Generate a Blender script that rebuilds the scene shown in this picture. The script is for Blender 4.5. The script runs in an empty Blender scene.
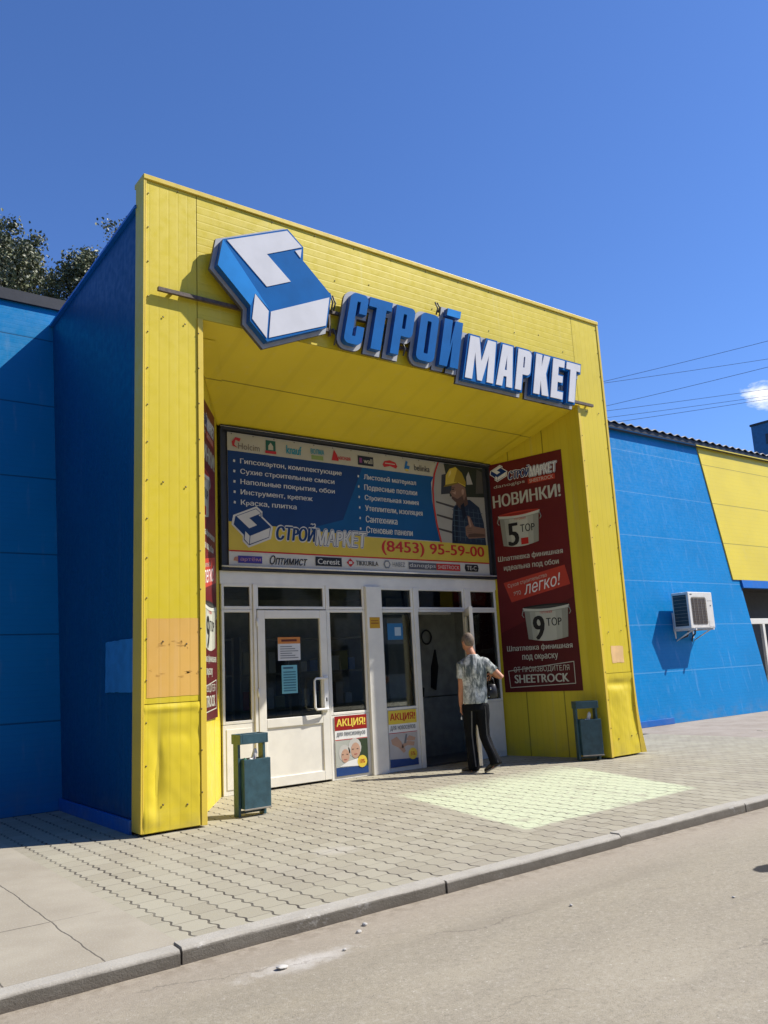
import bpy, bmesh, math, random
from mathutils import Vector, Matrix, noise
random.seed(7)
R = math.radians
scene = bpy.context.scene
COL = scene.collection

# ------------------------------------------------------------------ camera, sky, sun, exposure
cam = bpy.data.cameras.new('camera'); co = bpy.data.objects.new('camera', cam); COL.objects.link(co)
rt, up, fw = (0.79819983, -0.60031217, -0.05002336), (-0.07348683, -0.1794582, 0.98101704), (0.59789357, 0.77937158, 0.18735854)
M = Matrix(((rt[0], up[0], -fw[0], -3.1666), (rt[1], up[1], -fw[1], -8.3016), (rt[2], up[2], -fw[2], 1.5), (0, 0, 0, 1)))
co.matrix_world = M
cam.sensor_fit = 'VERTICAL'; cam.sensor_height = 36.0; cam.lens = 824.298 / 1024 * 36
cam.clip_start = 0.1; cam.clip_end = 2000
scene.camera = co
SUN = Vector((1.75, -1.0, 2.25)).normalized()
sl = bpy.data.lights.new('sun', 'SUN'); sl.energy = 4.6; sl.angle = R(0.55); sl.color = (1.0, 0.95, 0.86)
so = bpy.data.objects.new('sun', sl); COL.objects.link(so)
so.rotation_euler = SUN.to_track_quat('Z', 'Y').to_euler(); so.location = (20, -20, 30)
world = bpy.data.worlds.new('World'); scene.world = world; world.use_nodes = True
wn, wl = world.node_tree.nodes, world.node_tree.links
wn.clear()
sky = wn.new('ShaderNodeTexSky'); sky.sky_type = 'NISHITA'; sky.sun_disc = False
sky.sun_elevation = math.asin(SUN.z); sky.sun_rotation = math.atan2(SUN.x, SUN.y)
sky.altitude = 0; sky.air_density = 1.0; sky.dust_density = 0.25; sky.ozone_density = 4.0
bg = wn.new('ShaderNodeBackground'); bg.inputs['Strength'].default_value = 0.078
wo = wn.new('ShaderNodeOutputWorld')
# a small fair-weather cloud low over the roofs
tc = wn.new('ShaderNodeTexCoord')
mp = wn.new('ShaderNodeMapping'); mp.vector_type = 'TEXTURE'; mp.inputs['Scale'].default_value = (0.055, 0.055, 0.022)
nz = wn.new('ShaderNodeTexNoise'); nz.inputs['Scale'].default_value = 1.0; nz.inputs['Detail'].default_value = 7; nz.inputs['Roughness'].default_value = 0.62
dv = wn.new('ShaderNodeVectorMath'); dv.operation = 'DISTANCE'; dv.inputs[1].default_value = (0.860, 0.432, 0.2705)
mr = wn.new('ShaderNodeMapRange'); mr.inputs['From Min'].default_value = 0.05; mr.inputs['From Max'].default_value = 0.0; mr.inputs['To Min'].default_value = -0.35; mr.inputs['To Max'].default_value = 0.22
ad = wn.new('ShaderNodeMath'); ad.operation = 'ADD'
cr = wn.new('ShaderNodeMapRange'); cr.inputs['From Min'].default_value = 0.53; cr.inputs['From Max'].default_value = 0.78
mx = wn.new('ShaderNodeMix'); mx.data_type = 'RGBA'; mx.inputs['B'].default_value = (11.5, 11.6, 11.8, 1)
wl.new(tc.outputs['Generated'], mp.inputs['Vector']); wl.new(mp.outputs[0], nz.inputs['Vector'])
wl.new(tc.outputs['Generated'], dv.inputs[0]); wl.new(dv.outputs['Value'], mr.inputs['Value'])
wl.new(nz.outputs['Fac'], ad.inputs[0]); wl.new(mr.outputs[0], ad.inputs[1]); wl.new(ad.outputs[0], cr.inputs['Value'])
hs = wn.new('ShaderNodeMix'); hs.data_type = 'RGBA'; hs.blend_type = 'MULTIPLY'; hs.inputs['Factor'].default_value = 1.0; hs.inputs['B'].default_value = (0.79, 1.05, 1.52, 1)
wl.new(sky.outputs[0], hs.inputs['A'])
wl.new(cr.outputs[0], mx.inputs['Factor']); wl.new(hs.outputs['Result'], mx.inputs['A'])
wl.new(mx.outputs['Result'], bg.inputs['Color']); wl.new(bg.outputs[0], wo.inputs['Surface'])
scene.view_settings.view_transform = 'Standard'; scene.view_settings.look = 'None'
scene.view_settings.gamma = 1; scene.view_settings.exposure = 0.55
scene.view_settings.use_curve_mapping = False
scene.cycles.max_bounces = 8; scene.cycles.transparent_max_bounces = 12

# ------------------------------------------------------------------ material helpers
MATS = {}
class NT:
    def __init__(s, name):
        s.m = bpy.data.materials.new(name); s.m.use_nodes = True
        s.n, s.l = s.m.node_tree.nodes, s.m.node_tree.links
        s.b = s.n['Principled BSDF']; s.pos = None; MATS[name] = s.m
    def node(s, t, **k):
        x = s.n.new(t)
        for a, v in k.items(): setattr(x, a, v)
        return x
    def xyz(s):
        if not s.pos:
            g = s.node('ShaderNodeNewGeometry'); s.geo = g
            sp = s.node('ShaderNodeSeparateXYZ'); s.l.new(g.outputs['Position'], sp.inputs[0]); s.pos = sp
        return s.pos.outputs[0], s.pos.outputs[1], s.pos.outputs[2]
    def set(s, sock, v):
        if isinstance(v, (int, float)): sock.default_value = v
        elif isinstance(v, tuple): sock.default_value = v if len(v) == len(sock.default_value) else (*v, 1)
        else: s.l.new(v, sock)
    def math(s, op, a, b=0.0, c=None):
        x = s.node('ShaderNodeMath', operation=op); s.set(x.inputs[0], a); s.set(x.inputs[1], b)
        if c is not None: s.set(x.inputs[2], c)
        return x.outputs[0]
    def rng(s, v, a, b, c=0.0, d=1.0, smooth=True):
        x = s.node('ShaderNodeMapRange'); x.interpolation_type = 'SMOOTHSTEP' if smooth else 'LINEAR'
        s.set(x.inputs[0], v)
        for i, q in zip((1, 2, 3, 4), (a, b, c, d)): x.inputs[i].default_value = q
        return x.outputs[0]
    def noise(s, scale=1.0, vs=(1, 1, 1), detail=4, rough=0.55, obj=False, dist=0.0):
        s.xyz()
        mpn = s.node('ShaderNodeMapping'); mpn.inputs['Scale'].default_value = vs
        if obj: t = s.node('ShaderNodeTexCoord'); s.l.new(t.outputs['Object'], mpn.inputs[0])
        else: s.l.new(s.geo.outputs['Position'], mpn.inputs[0])
        x = s.node('ShaderNodeTexNoise'); x.inputs['Scale'].default_value = scale; x.inputs['Detail'].default_value = detail
        x.inputs['Roughness'].default_value = rough; x.inputs['Distortion'].default_value = dist
        s.l.new(mpn.outputs[0], x.inputs['Vector']); return x.outputs['Fac']
    def voro(s, scale, vs=(1, 1, 1), out='Distance', feat='F1'):
        s.xyz()
        mpn = s.node('ShaderNodeMapping'); mpn.inputs['Scale'].default_value = vs; s.l.new(s.geo.outputs['Position'], mpn.inputs[0])
        x = s.node('ShaderNodeTexVoronoi', feature=feat); x.inputs['Scale'].default_value = scale; s.l.new(mpn.outputs[0], x.inputs['Vector'])
        return x.outputs[out]
    def mix(s, f, a, b, mode='MIX'):
        x = s.node('ShaderNodeMix', data_type='RGBA', blend_type=mode); s.set(x.inputs['Factor'], f); s.set(x.inputs['A'], a); s.set(x.inputs['B'], b)
        return x.outputs['Result']
    def bump(s, h, strength=0.5, dist=0.01):
        x = s.node('ShaderNodeBump'); x.inputs['Strength'].default_value = strength; x.inputs['Distance'].default_value = dist
        s.set(x.inputs['Height'], h); s.l.new(x.outputs[0], s.b.inputs['Normal'])
    def line(s, v, at, w):          # 1 on a line at v == at, else 0
        return s.rng(s.math('ABSOLUTE', s.math('SUBTRACT', v, at)), w, w * 0.4, 0, 1)
    def lines(s, v, ats, w):
        o = None
        for a in ats:
            q = s.line(v, a, w); o = q if o is None else s.math('MAXIMUM', o, q)
        return o
    def ribs(s, v, period, duty=0.12):   # thin grooves every period
        f = s.math('FRACT', s.math('DIVIDE', v, period))
        return s.rng(s.math('ABSOLUTE', s.math('SUBTRACT', f, 0.5)), duty, duty * 0.4, 0, 1)
    def done(s, col, rough=0.5, spec=0.5, metal=0.0):
        s.set(s.b.inputs['Base Color'], col); s.set(s.b.inputs['Roughness'], rough)
        s.b.inputs['Specular IOR Level'].default_value = spec; s.b.inputs['Metallic'].default_value = metal
        return s.m

def plain(name, col, rough=0.5, spec=0.5, metal=0.0, var=0.15, scale=6.0, bump=0.0):
    t = NT(name); n = t.noise(scale, obj=True)
    c = t.mix(t.rng(n, 0.3, 0.7), tuple(x * (1 - var) for x in col), tuple(min(1, x * (1 + var)) for x in col))
    if bump: t.bump(t.noise(scale * 6, obj=True), bump, 0.004)
    return t.done(c, rough, spec, metal)

def panel(name, col, axis, period, seams=(), seam_axis='z', seam_col=None, rough=0.38, streak=0.25, dirt=True, pale=None, rib_strength=0.35, spec=0.4):
    """coated steel sandwich panel: fine ribs, seams, rain streaks, dust near the ground"""
    t = NT(name); x, y, z = t.xyz()
    v = {'x': x, 'y': y, 'z': z, 'xy': t.math('ADD', x, y)}[axis]
    rib = t.ribs(v, period)
    big = t.noise(0.7, detail=3); fine = t.noise(9, detail=5)
    st = t.noise(1.0, vs=(9, 9, 0.35), detail=5, rough=0.6)
    c = t.mix(t.rng(big, 0.3, 0.7), tuple(q * 0.94 for q in col), tuple(min(1, q * 1.05) for q in col))
    pale = pale or tuple(min(1, q * 0.55 + 0.2) for q in col)
    c = t.mix(t.math('MULTIPLY', t.rng(st, 0.55, 0.8), streak), c, pale)
    spots = t.rng(t.noise(5, detail=8, rough=0.75), 0.68, 0.78)
    c = t.mix(t.math('MULTIPLY', spots, 0.13), c, tuple(q * 0.5 for q in col))
    c = t.mix(t.math('MULTIPLY', rib, 0.09), c, tuple(q * 0.45 for q in col))
    h = t.math('MULTIPLY', rib, -1.0)
    if seams:
        sv = {'x': x, 'y': y, 'z': z, 'xy': t.math('ADD', x, y)}[seam_axis]
        sm = t.lines(sv, seams, 0.014)
        c = t.mix(t.math('MULTIPLY', sm, 0.75), c, seam_col or tuple(q * 0.25 for q in col))
        h = t.math('SUBTRACT', h, t.math('MULTIPLY', sm, 2.0))
    if dirt:
        d = t.math('MULTIPLY', t.rng(z, 0.5, 0.0), t.rng(t.noise(3, vs=(1, 1, 2), detail=6), 0.35, 0.75))
        c = t.mix(t.math('MULTIPLY', d, 0.4), c, tuple(.35 * q + .65 * w_ for q, w_ in zip(col, (0.20, 0.175, 0.14))))
    h = t.math('ADD', h, t.math('MULTIPLY', fine, 0.06))
    h = t.math('ADD', h, t.math('MULTIPLY', t.noise(1.3, detail=2), 1.2))
    t.bump(h, rib_strength * 0.4, 0.004)
    return t.done(c, t.rng(fine, 0.3, 0.7, rough - 0.05, rough + 0.12), spec)

YEL = (0.70, 0.545, 0.03); BLU = (0.002, 0.195, 0.48)
panel('yellow_vertical', YEL, 'x', 0.115, pale=(0.75, 0.66, 0.22))
panel('yellow_fascia', YEL, 'z', 0.098, pale=(0.78, 0.70, 0.3), dirt=False, streak=0.35, rib_strength=0.5)
panel('yellow_soffit', YEL, 'x', 0.5, seams=(0.92,), seam_axis='y', dirt=False, rib_strength=0.15)
panel('yellow_splay', YEL, 'y', 0.11, seams=(0.72, 1.39), seam_axis='y', rib_strength=0.2)
panel('yellow_far', YEL, 'z', 0.11, seams=(4.35, 5.47, 6.59), rib_strength=0.3, streak=0.15, dirt=False)
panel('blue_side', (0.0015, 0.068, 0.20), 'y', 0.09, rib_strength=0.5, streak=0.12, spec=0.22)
panel('blue_left', (0.001, 0.185, 0.43), 'z', 0.075, seams=(1.07, 2.17, 3.24, 4.32, 5.42, 6.47), rib_strength=0.4, spec=0.22)
panel('blue_right', BLU, 'z', 0.075, seams=(1.13, 2.2, 3.24, 4.35, 5.47, 6.59), seam_col=(0.10, 0.28, 0.52), rib_strength=0.4, streak=0.4, pale=(0.16, 0.33, 0.62), spec=0.22)  # pale seams: sun catching the joints is put into the colour
panel('blue_trim', (0.008, 0.13, 0.48), 'x', 0.5, dirt=True, rib_strength=0.1)
panel('yellow_trim', (0.74, 0.54, 0.06), 'z', 2.02, rib_strength=0.15, streak=0.3)
plain('dark_fascia', (0.02, 0.022, 0.028), 0.55, bump=0.2)
plain('roof_sheet', (0.06, 0.06, 0.065), 0.6, bump=0.2)
plain('rust_steel', (0.09, 0.06, 0.04), 0.6, bump=0.3, scale=25, var=0.4)
plain('rivet_steel', (0.12, 0.08, 0.03), 0.5)
plain('white_upvc', (0.78, 0.745, 0.655), 0.35, 0.5, var=0.05, scale=4)
plain('grey_seal', (0.05, 0.05, 0.05), 0.6)
plain('handle_white', (0.82, 0.81, 0.78), 0.3, var=0.03)
plain('interior_wall', (0.30, 0.30, 0.26), 0.7)
plain('interior_dark', (0.035, 0.035, 0.035), 0.6); plain('shop_wall', (0.42, 0.40, 0.34), 0.7)
plain('interior_floor', (0.16, 0.15, 0.14), 0.4)
plain('sign_blue', (0.002, 0.112, 0.35), 0.6, 0.06, var=0.08, scale=3)
plain('sign_blue_light', (0.02, 0.23, 0.60), 0.6, 0.06, var=0.08, scale=3)
plain('sign_blue_edge', (0.006, 0.085, 0.29), 0.4, var=0.08)
plain('sign_white', (0.62, 0.62, 0.64), 0.6, 0.1, var=0.04, scale=3)
plain('sign_backing', (0.36, 0.36, 0.36), 0.45, var=0.08)
plain('sign_under', (0.09, 0.085, 0.08), 0.6)
plain('bin_paint', (0.035, 0.085, 0.105), 0.4, var=0.2, scale=8, bump=0.15)
plain('bin_inside', (0.03, 0.04, 0.04), 0.7)
plain('litter_white', (0.75, 0.73, 0.70), 0.6)
plain('litter_red', (0.5, 0.1, 0.06), 0.6)
plain('litter_green', (0.05, 0.16, 0.1), 0.6)
plain('ac_white', (0.72, 0.70, 0.64), 0.45, var=0.06)
plain('ac_grille', (0.27, 0.24, 0.19), 0.55, var=0.1)
plain('ac_dark', (0.035, 0.045, 0.05), 0.5)
plain('ac_cable', (0.05, 0.05, 0.05), 0.5)
plain('skin', (0.46, 0.205, 0.115), 0.5, 0.4, var=0.1, scale=12)
plain('hair_grey', (0.17, 0.13, 0.098), 0.7, 0.3, var=0.3, scale=60, bump=0.4)
plain('trousers', (0.006, 0.0065, 0.008), 0.8, 0.12, var=0.25, bump=0.2)
plain('trouser_stripe', (0.07, 0.07, 0.075), 0.6)
plain('shoe_dark', (0.03, 0.026, 0.02), 0.45)
plain('shoe_sole', (0.35, 0.33, 0.3), 0.6)
plain('bag_black', (0.010, 0.010, 0.012), 0.4, var=0.3)
plain('buckle_metal', (0.6, 0.6, 0.6), 0.25, metal=1.0)
plain('eye_dark', (0.02, 0.015, 0.012), 0.3)
plain('lip', (0.30, 0.12, 0.09), 0.5)
plain('rubble', (0.48, 0.46, 0.42), 0.85, bump=0.5, scale=20)
plain('bark', (0.13, 0.105, 0.08), 0.85, bump=0.7, scale=6, var=0.3)
plain('wire_black', (0.09, 0.11, 0.16), 0.6)
plain('far_blue', (0.015, 0.12, 0.27), 0.5)
plain('far_glass', (0.015, 0.02, 0.03), 0.2)
panel('faded_orange', (0.74, 0.43, 0.10), 'x', 0.115, dirt=False, streak=0.3, pale=(0.75, 0.5, 0.25))
plain('faded_pink', (0.78, 0.50, 0.22), 0.5, var=0.1)
plain('faded_blue', (0.025, 0.20, 0.50), 0.5, var=0.12)
# T-shirt: grey mottled print
t = NT('tshirt_print'); n = t.noise(9, vs=(1, 1, 0.35), detail=6, rough=0.7, obj=True, dist=0.8); n2 = t.noise(30, detail=4, obj=True)
c = t.mix(t.rng(n, 0.42, 0.6), (0.10, 0.12, 0.12), (0.66, 0.67, 0.64)); c = t.mix(t.math('MULTIPLY', t.rng(n2, 0.45, 0.65), 0.5), c, (0.14, 0.16, 0.165))
t.bump(t.noise(7, vs=(1.6, 1.6, 0.5), detail=3, obj=True), 0.6, 0.03); t.done(c, 0.85, 0.2)
# leaves: three tones
for i, colr in enumerate(((0.085, 0.10, 0.04), (0.155, 0.165, 0.08), (0.22, 0.22, 0.15))):
    t = NT('leaf_%s' % ('dark', 'mid', 'silver')[i]); n = t.noise(2.0)
    t.done(t.mix(t.rng(n, 0.3, 0.7), tuple(q * 0.7 for q in colr), tuple(q * 1.25 for q in colr)), 0.5, 0.4)
# glazing
t = NT('glass'); gl = t.node('ShaderNodeBsdfGlossy'); gl.inputs['Roughness'].default_value = 0.02; gl.inputs['Color'].default_value = (0.9, 0.92, 0.9, 1)
tr = t.node('ShaderNodeBsdfTransparent'); tr.inputs['Color'].default_value = (0.76, 0.79, 0.76, 1)
fr = t.node('ShaderNodeFresnel'); fr.inputs['IOR'].default_value = 1.6; ms = t.node('ShaderNodeMixShader')
t.l.new(fr.outputs[0], ms.inputs[0]); t.l.new(tr.outputs[0], ms.inputs[1]); t.l.new(gl.outputs[0], ms.inputs[2])
t.l.new(ms.outputs[0], t.n['Material Output'].inputs['Surface'])
# printed colours
INK = {}
def ink(r, g, b, rough=0.45):
    k = (round(r, 3), round(g, 3), round(b, 3))
    if k not in INK: INK[k] = plain('ink_%d' % len(INK), k, rough, 0.3, var=0.05, scale=3)
    return INK[k]
# asphalt road with dust, patches, a plaster smear and a painted cast shadow
t = NT('asphalt'); x, y, z = t.xyz()
big = t.noise(0.35, detail=4, rough=0.6); mid = t.noise(2.2, vs=(0.45, 1.4, 1), detail=5, rough=0.65); grit = t.noise(160, detail=3, rough=0.7); st = t.voro(70)
c = t.mix(t.rng(big, 0.3, 0.7), (0.30, 0.262, 0.192), (0.355, 0.313, 0.235))
c = t.mix(t.math('MULTIPLY', t.rng(mid, 0.35, 0.7), 0.55), c, (0.265, 0.233, 0.178))
g2 = t.noise(38, detail=4, rough=0.75); c = t.mix(t.rng(g2, 0.52, 0.66, 0, 0.45), c, (0.44, 0.40, 0.33)); c = t.mix(t.rng(g2, 0.46, 0.34, 0, 0.45), c, (0.17, 0.148, 0.115)); chips = t.math('MULTIPLY', t.rng(t.voro(26), 0.2, 0.1), t.rng(t.noise(9), 0.55, 0.62)); c = t.mix(t.math('MULTIPLY', chips, 0.55), c, (0.58, 0.54, 0.46)); c = t.mix(t.rng(grit, 0.52, 0.72, 0, 0.6), c, (0.40, 0.37, 0.31)); c = t.mix(t.rng(grit, 0.45, 0.3, 0, 0.6), c, (0.12, 0.105, 0.09))
c = t.mix(t.math('MULTIPLY', t.rng(st, 0.22, 0.12), t.rng(t.noise(23), 0.55, 0.7, 0, 0.7)), c, (0.48, 0.45, 0.41))
# dust gathered along the kerb
c = t.mix(t.math('MULTIPLY', t.rng(y, -4.3, -3.5), 0.45), c, (0.36, 0.30, 0.24))
def blob(t, x, y, cx, cy, sx, sy, ns=6.0, amp=0.5):
    dx = t.math('DIVIDE', t.math('SUBTRACT', x, cx), sx); dy = t.math('DIVIDE', t.math('SUBTRACT', y, cy), sy)
    d = t.math('SQRT', t.math('ADD', t.math('MULTIPLY', dx, dx), t.math('MULTIPLY', dy, dy)))
    return t.math('ADD', d, t.math('MULTIPLY', t.math('SUBTRACT', t.noise(ns, detail=6, rough=0.7), 0.5), amp * 2))
c = t.mix(t.rng(blob(t, x, y, -0.58, -3.97, 0.55, 0.15, 7, 0.8), 0.9, 0.1, 0, 0.5), c, (0.62, 0.59, 0.55))
c = t.mix(t.rng(blob(t, x, y, 2.97, -4.77, 0.19, 0.10, 5, 0.25), 0.95, 0.75, 0, 0.95), c, (0.012, 0.012, 0.014))  # dark spot at the right: a cast shadow painted into the asphalt
crk = t.voro(0.45, vs=(1, 1, 0), out='Distance', feat='DISTANCE_TO_EDGE')
ck = t.math('MULTIPLY', t.rng(crk, 0.008, 0.002), t.rng(t.noise(0.6), 0.5, 0.62))
trk = t.noise(0.8, vs=(0.12, 2.0, 1), detail=4); c = t.mix(t.rng(trk, 0.52, 0.68, 0, 0.35), c, (0.22, 0.19, 0.145))
cw = t.math('ADD', t.math('ADD', t.math('MULTIPLY', x, 0.22), y), t.math('MULTIPLY', t.math('SUBTRACT', t.noise(1.4, detail=8, rough=0.65), 0.5), 0.7))
ck = t.math('MULTIPLY', t.lines(cw, (-4.05, -5.3), 0.010), t.rng(t.noise(0.9, detail=3), 0.45, 0.6))
c = t.mix(t.math('MULTIPLY', ck, 0.5), c, (0.12, 0.10, 0.08))
kd = t.math('MULTIPLY', t.rng(y, -3.75, -3.52), t.rng(t.noise(11, detail=6, rough=0.75), 0.42, 0.6)); c = t.mix(t.math('MULTIPLY', kd, 0.6), c, (0.20, 0.165, 0.12))
t.bump(t.math('ADD', t.math('MULTIPLY', grit, 1.0), t.math('MULTIPLY', mid, 1.5)), 0.5, 0.006); t.done(c, 0.85, 0.25)
# wavy interlocking pavers
def pavers(name, ca, cb, paint=False):
    t = NT(name); x, y, z = t.xyz()
    W_, L_ = 0.19, 0.225
    wob = t.math('MULTIPLY', t.math('SINE', t.math('MULTIPLY', y, 2 * math.pi / (L_ * 0.62))), 0.012)
    u = t.math('DIVIDE', t.math('ADD', x, wob), W_)
    fu = t.math('FRACT', u); iu = t.math('FLOOR', u)
    v = t.math('DIVIDE', t.math('ADD', y, t.math('MULTIPLY', iu, L_ * 0.5)), L_)
    v = t.math('ADD', v, t.math('MULTIPLY', t.math('SINE', t.math('MULTIPLY', x, 2 * math.pi / W_)), 0.012))
    fv = t.math('FRACT', v); iv = t.math('FLOOR', v)
    ju = t.math('ABSOLUTE', t.math('SUBTRACT', fu, 0.5)); jv = t.math('ABSOLUTE', t.math('SUBTRACT', fv, 0.5))
    gapn = t.noise(3.0, detail=4)
    gu = t.rng(t.math('ADD', ju, t.math('MULTIPLY', gapn, 0.05)), 0.462, 0.500)
    gv = t.rng(t.math('ADD', jv, t.math('MULTIPLY', gapn, 0.03)), 0.482, 0.508, 0, 0.5)
    gap = t.math('MAXIMUM', gu, gv)
    wn_ = t.node('ShaderNodeTexWhiteNoise', noise_dimensions='2D'); cb_ = t.node('ShaderNodeCombineXYZ')
    t.l.new(iu, cb_.inputs[0]); t.l.new(iv, cb_.inputs[1]); t.l.new(cb_.outputs[0], wn_.inputs['Vector'])
    c = t.mix(wn_.outputs['Value'], ca, cb)
    big = t.noise(0.8, detail=5, rough=0.6); grit = t.noise(120, detail=3)
    c = t.mix(t.math('MULTIPLY', t.rng(big, 0.4, 0.75), 0.4), c, (0.27, 0.235, 0.195))
    c = t.mix(t.rng(grit, 0.5, 0.72, 0, 0.35), c, (0.50, 0.47, 0.42))
    if paint:
        worn = t.rng(t.noise(16, detail=6, rough=0.7), 0.36, 0.46); worn = t.math('MULTIPLY', worn, t.rng(t.noise(2.2, detail=5), 0.30, 0.42, 0.45, 1))
        fade = t.math('MULTIPLY', t.rng(t.math('ADD', y, t.math('MULTIPLY', t.noise(2.5, detail=5), 0.9)), 0.65, -0.15), 1.0)       # trodden bare by the doorway
        worn = t.math('MULTIPLY', worn, t.math('ADD', t.math('MULTIPLY', fade, 0.75), 0.25))
        wob_ = t.math('MULTIPLY', t.math('SUBTRACT', t.noise(7, detail=6, rough=0.7), 0.5), 0.16)
        Q = ((2.56, -2.72), (5.52, -2.58), (6.40, 0.21), (3.17, 0.02)); e = None
        for (ax, ay), (bx_, by_) in zip(Q, Q[1:] + Q[:1]):
            ln = math.hypot(bx_ - ax, by_ - ay); nx_, ny_ = -(by_ - ay) / ln, (bx_ - ax) / ln
            dd = t.math('ADD', t.math('ADD', t.math('MULTIPLY', t.math('SUBTRACT', x, ax), nx_), t.math('MULTIPLY', t.math('SUBTRACT', y, ay), ny_)), wob_)
            e = dd if e is None else t.math('MINIMUM', e, dd)
        worn = t.math('MULTIPLY', worn, t.rng(e, -0.02, 0.06))
        c = t.mix(t.math('MULTIPLY', worn, 0.9), c, (0.54, 0.58, 0.39))
    else:
        c = t.mix(t.rng(blob(t, x, y, 0.95, -2.05, 0.35, 0.25, 4, 0.8), 0.9, 0.2, 0, 0.4), c, (0.5, 0.47, 0.42))
    gd = t.rng(t.noise(1.6, detail=4), 0.35, 0.62, 0.5, 1.0)
    c = t.mix(t.math('MULTIPLY', gap, gd), c, (0.06, 0.052, 0.042))
    t.bump(t.math('SUBTRACT', t.math('MULTIPLY', grit, 0.25), gap), 0.55, 0.008)
    return t.done(c, 0.82, 0.3)
pavers('pavers', (0.31, 0.28, 0.205), (0.37, 0.34, 0.255))
pavers('painted_pavers', (0.31, 0.28, 0.205), (0.37, 0.34, 0.255), True)
t = NT('slab_concrete'); x, y, z = t.xyz(); g = t.noise(90, detail=4); b = t.noise(1.1, detail=6, rough=0.6)
c = t.mix(t.rng(b, 0.3, 0.7), (0.30, 0.262, 0.20), (0.38, 0.34, 0.265)); c = t.mix(t.rng(g, 0.5, 0.7, 0, 0.4), c, (0.46, 0.43, 0.38))
wx = t.math('ADD', x, t.math('MULTIPLY', t.math('SUBTRACT', t.noise(2.5, detail=5), 0.5), 0.06))
j = t.lines(wx, (-1.5, -2.02, -3.05), 0.0065); j2 = t.lines(t.math('ADD', y, t.math('MULTIPLY', t.math('SUBTRACT', t.noise(3, detail=4), 0.5), 0.05)), (-2.35,), 0.010)
jj = t.math('MAXIMUM', j, t.math('MULTIPLY', j2, t.rng(t.noise(1.5), 0.4, 0.55)))
c = t.mix(t.math('MULTIPLY', jj, 0.85), c, (0.09, 0.08, 0.065)); t.bump(t.math('SUBTRACT', t.math('MULTIPLY', g, 0.4), jj), 0.5, 0.006); t.done(c, 0.85, 0.3)
t = NT('apron_asphalt'); g = t.noise(110, detail=4); b = t.noise(1.4, detail=6, rough=0.65)
c = t.mix(t.rng(b, 0.3, 0.7), (0.27, 0.225, 0.18), (0.36, 0.31, 0.26)); c = t.mix(t.rng(g, 0.5, 0.7, 0, 0.5), c, (0.48, 0.43, 0.38)); t.bump(g, 0.5, 0.006); t.done(c, 0.88, 0.25)
t = NT('kerb_concrete'); x, y, z = t.xyz(); g = t.noise(70, detail=5, rough=0.7); b = t.noise(4, detail=6, rough=0.7)
c = t.mix(t.rng(b, 0.3, 0.7), (0.20, 0.18, 0.15), (0.34, 0.315, 0.27)); c = t.mix(t.rng(g, 0.5, 0.72, 0, 0.5), c, (0.46, 0.43, 0.38))
wp = t.math('MULTIPLY', t.rng(t.noise(9, vs=(0.6, 1, 1), detail=8, rough=0.8), 0.56, 0.64), t.rng(t.noise(0.9, detail=2), 0.42, 0.6))
c = t.mix(t.math('MULTIPLY', wp, 0.8), c, (0.74, 0.73, 0.70))
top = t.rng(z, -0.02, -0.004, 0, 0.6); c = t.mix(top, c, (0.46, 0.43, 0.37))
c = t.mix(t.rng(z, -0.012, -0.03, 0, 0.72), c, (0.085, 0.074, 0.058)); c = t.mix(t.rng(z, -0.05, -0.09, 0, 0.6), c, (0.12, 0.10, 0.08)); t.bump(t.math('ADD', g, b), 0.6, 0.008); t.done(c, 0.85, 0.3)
t = NT('far_ground'); b = t.noise(0.2, detail=6); c = t.mix(t.rng(b, 0.35, 0.65), (0.10, 0.11, 0.05), (0.22, 0.19, 0.13)); t.done(c, 0.9, 0.2)

# ------------------------------------------------------------------ mesh helpers
DG = bpy.context.evaluated_depsgraph_get
def curve_mesh(cd):
    o = bpy.data.objects.new('tmp', cd); COL.objects.link(o)
    m = bpy.data.meshes.new_from_object(o.evaluated_get(DG()))
    vs = [tuple(v.co) for v in m.vertices]; fs = [tuple(p.vertices) for p in m.polygons]
    bpy.data.objects.remove(o); bpy.data.meshes.remove(m); bpy.data.curves.remove(cd)
    return vs, fs
TXT = {}
def raw_text(body):
    if body not in TXT:
        cd = bpy.data.curves.new('tmp', 'FONT'); cd.body = body; cd.resolution_u = 3
        TXT[body] = curve_mesh(cd)
    return TXT[body]
def soft_sign(x, w, h, z1=.546): return [[(x, 0), (x + .085, 0), (x + .085, z1), (x, z1)], [(x + .085, h - .08), (x + w - .10, h - .08), (x + w - .03, h - .02), (x + w - .12, h), (x + .085, h)], [(x + w - .085, .09), (x + w - .02, .05), (x + w, .11), (x + w, h - .10), (x + w - .03, h - .02), (x + w - .10, h - .08), (x + w - .085, h - .12)], [(x + .085, 0), (x + w - .12, 0), (x + w - .02, .05), (x + w - .085, .09), (x + w - .11, .08), (x + .085, .08)]]
def ya(w, h, t=.085):
    m = h * .40
    return [[(w - t, 0), (w, 0), (w, h), (w - t, h)], [(.12, h), (w - t, h), (w - t, h - .08), (.16, h - .08), (.06, h - .05)], [(.0, h - .13), (.06, h - .05), (.16, h - .08), (t, h - .15), (t, m + .13), (.14, m + .075), (.06, m + .04), (0, m + .12)], [(.06, m + .04), (.14, m + .075), (w - t, m + .075), (w - t, m), (.14, m)], [(.19, m), (.30, m), (.11, 0), (0, 0)]]
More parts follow.
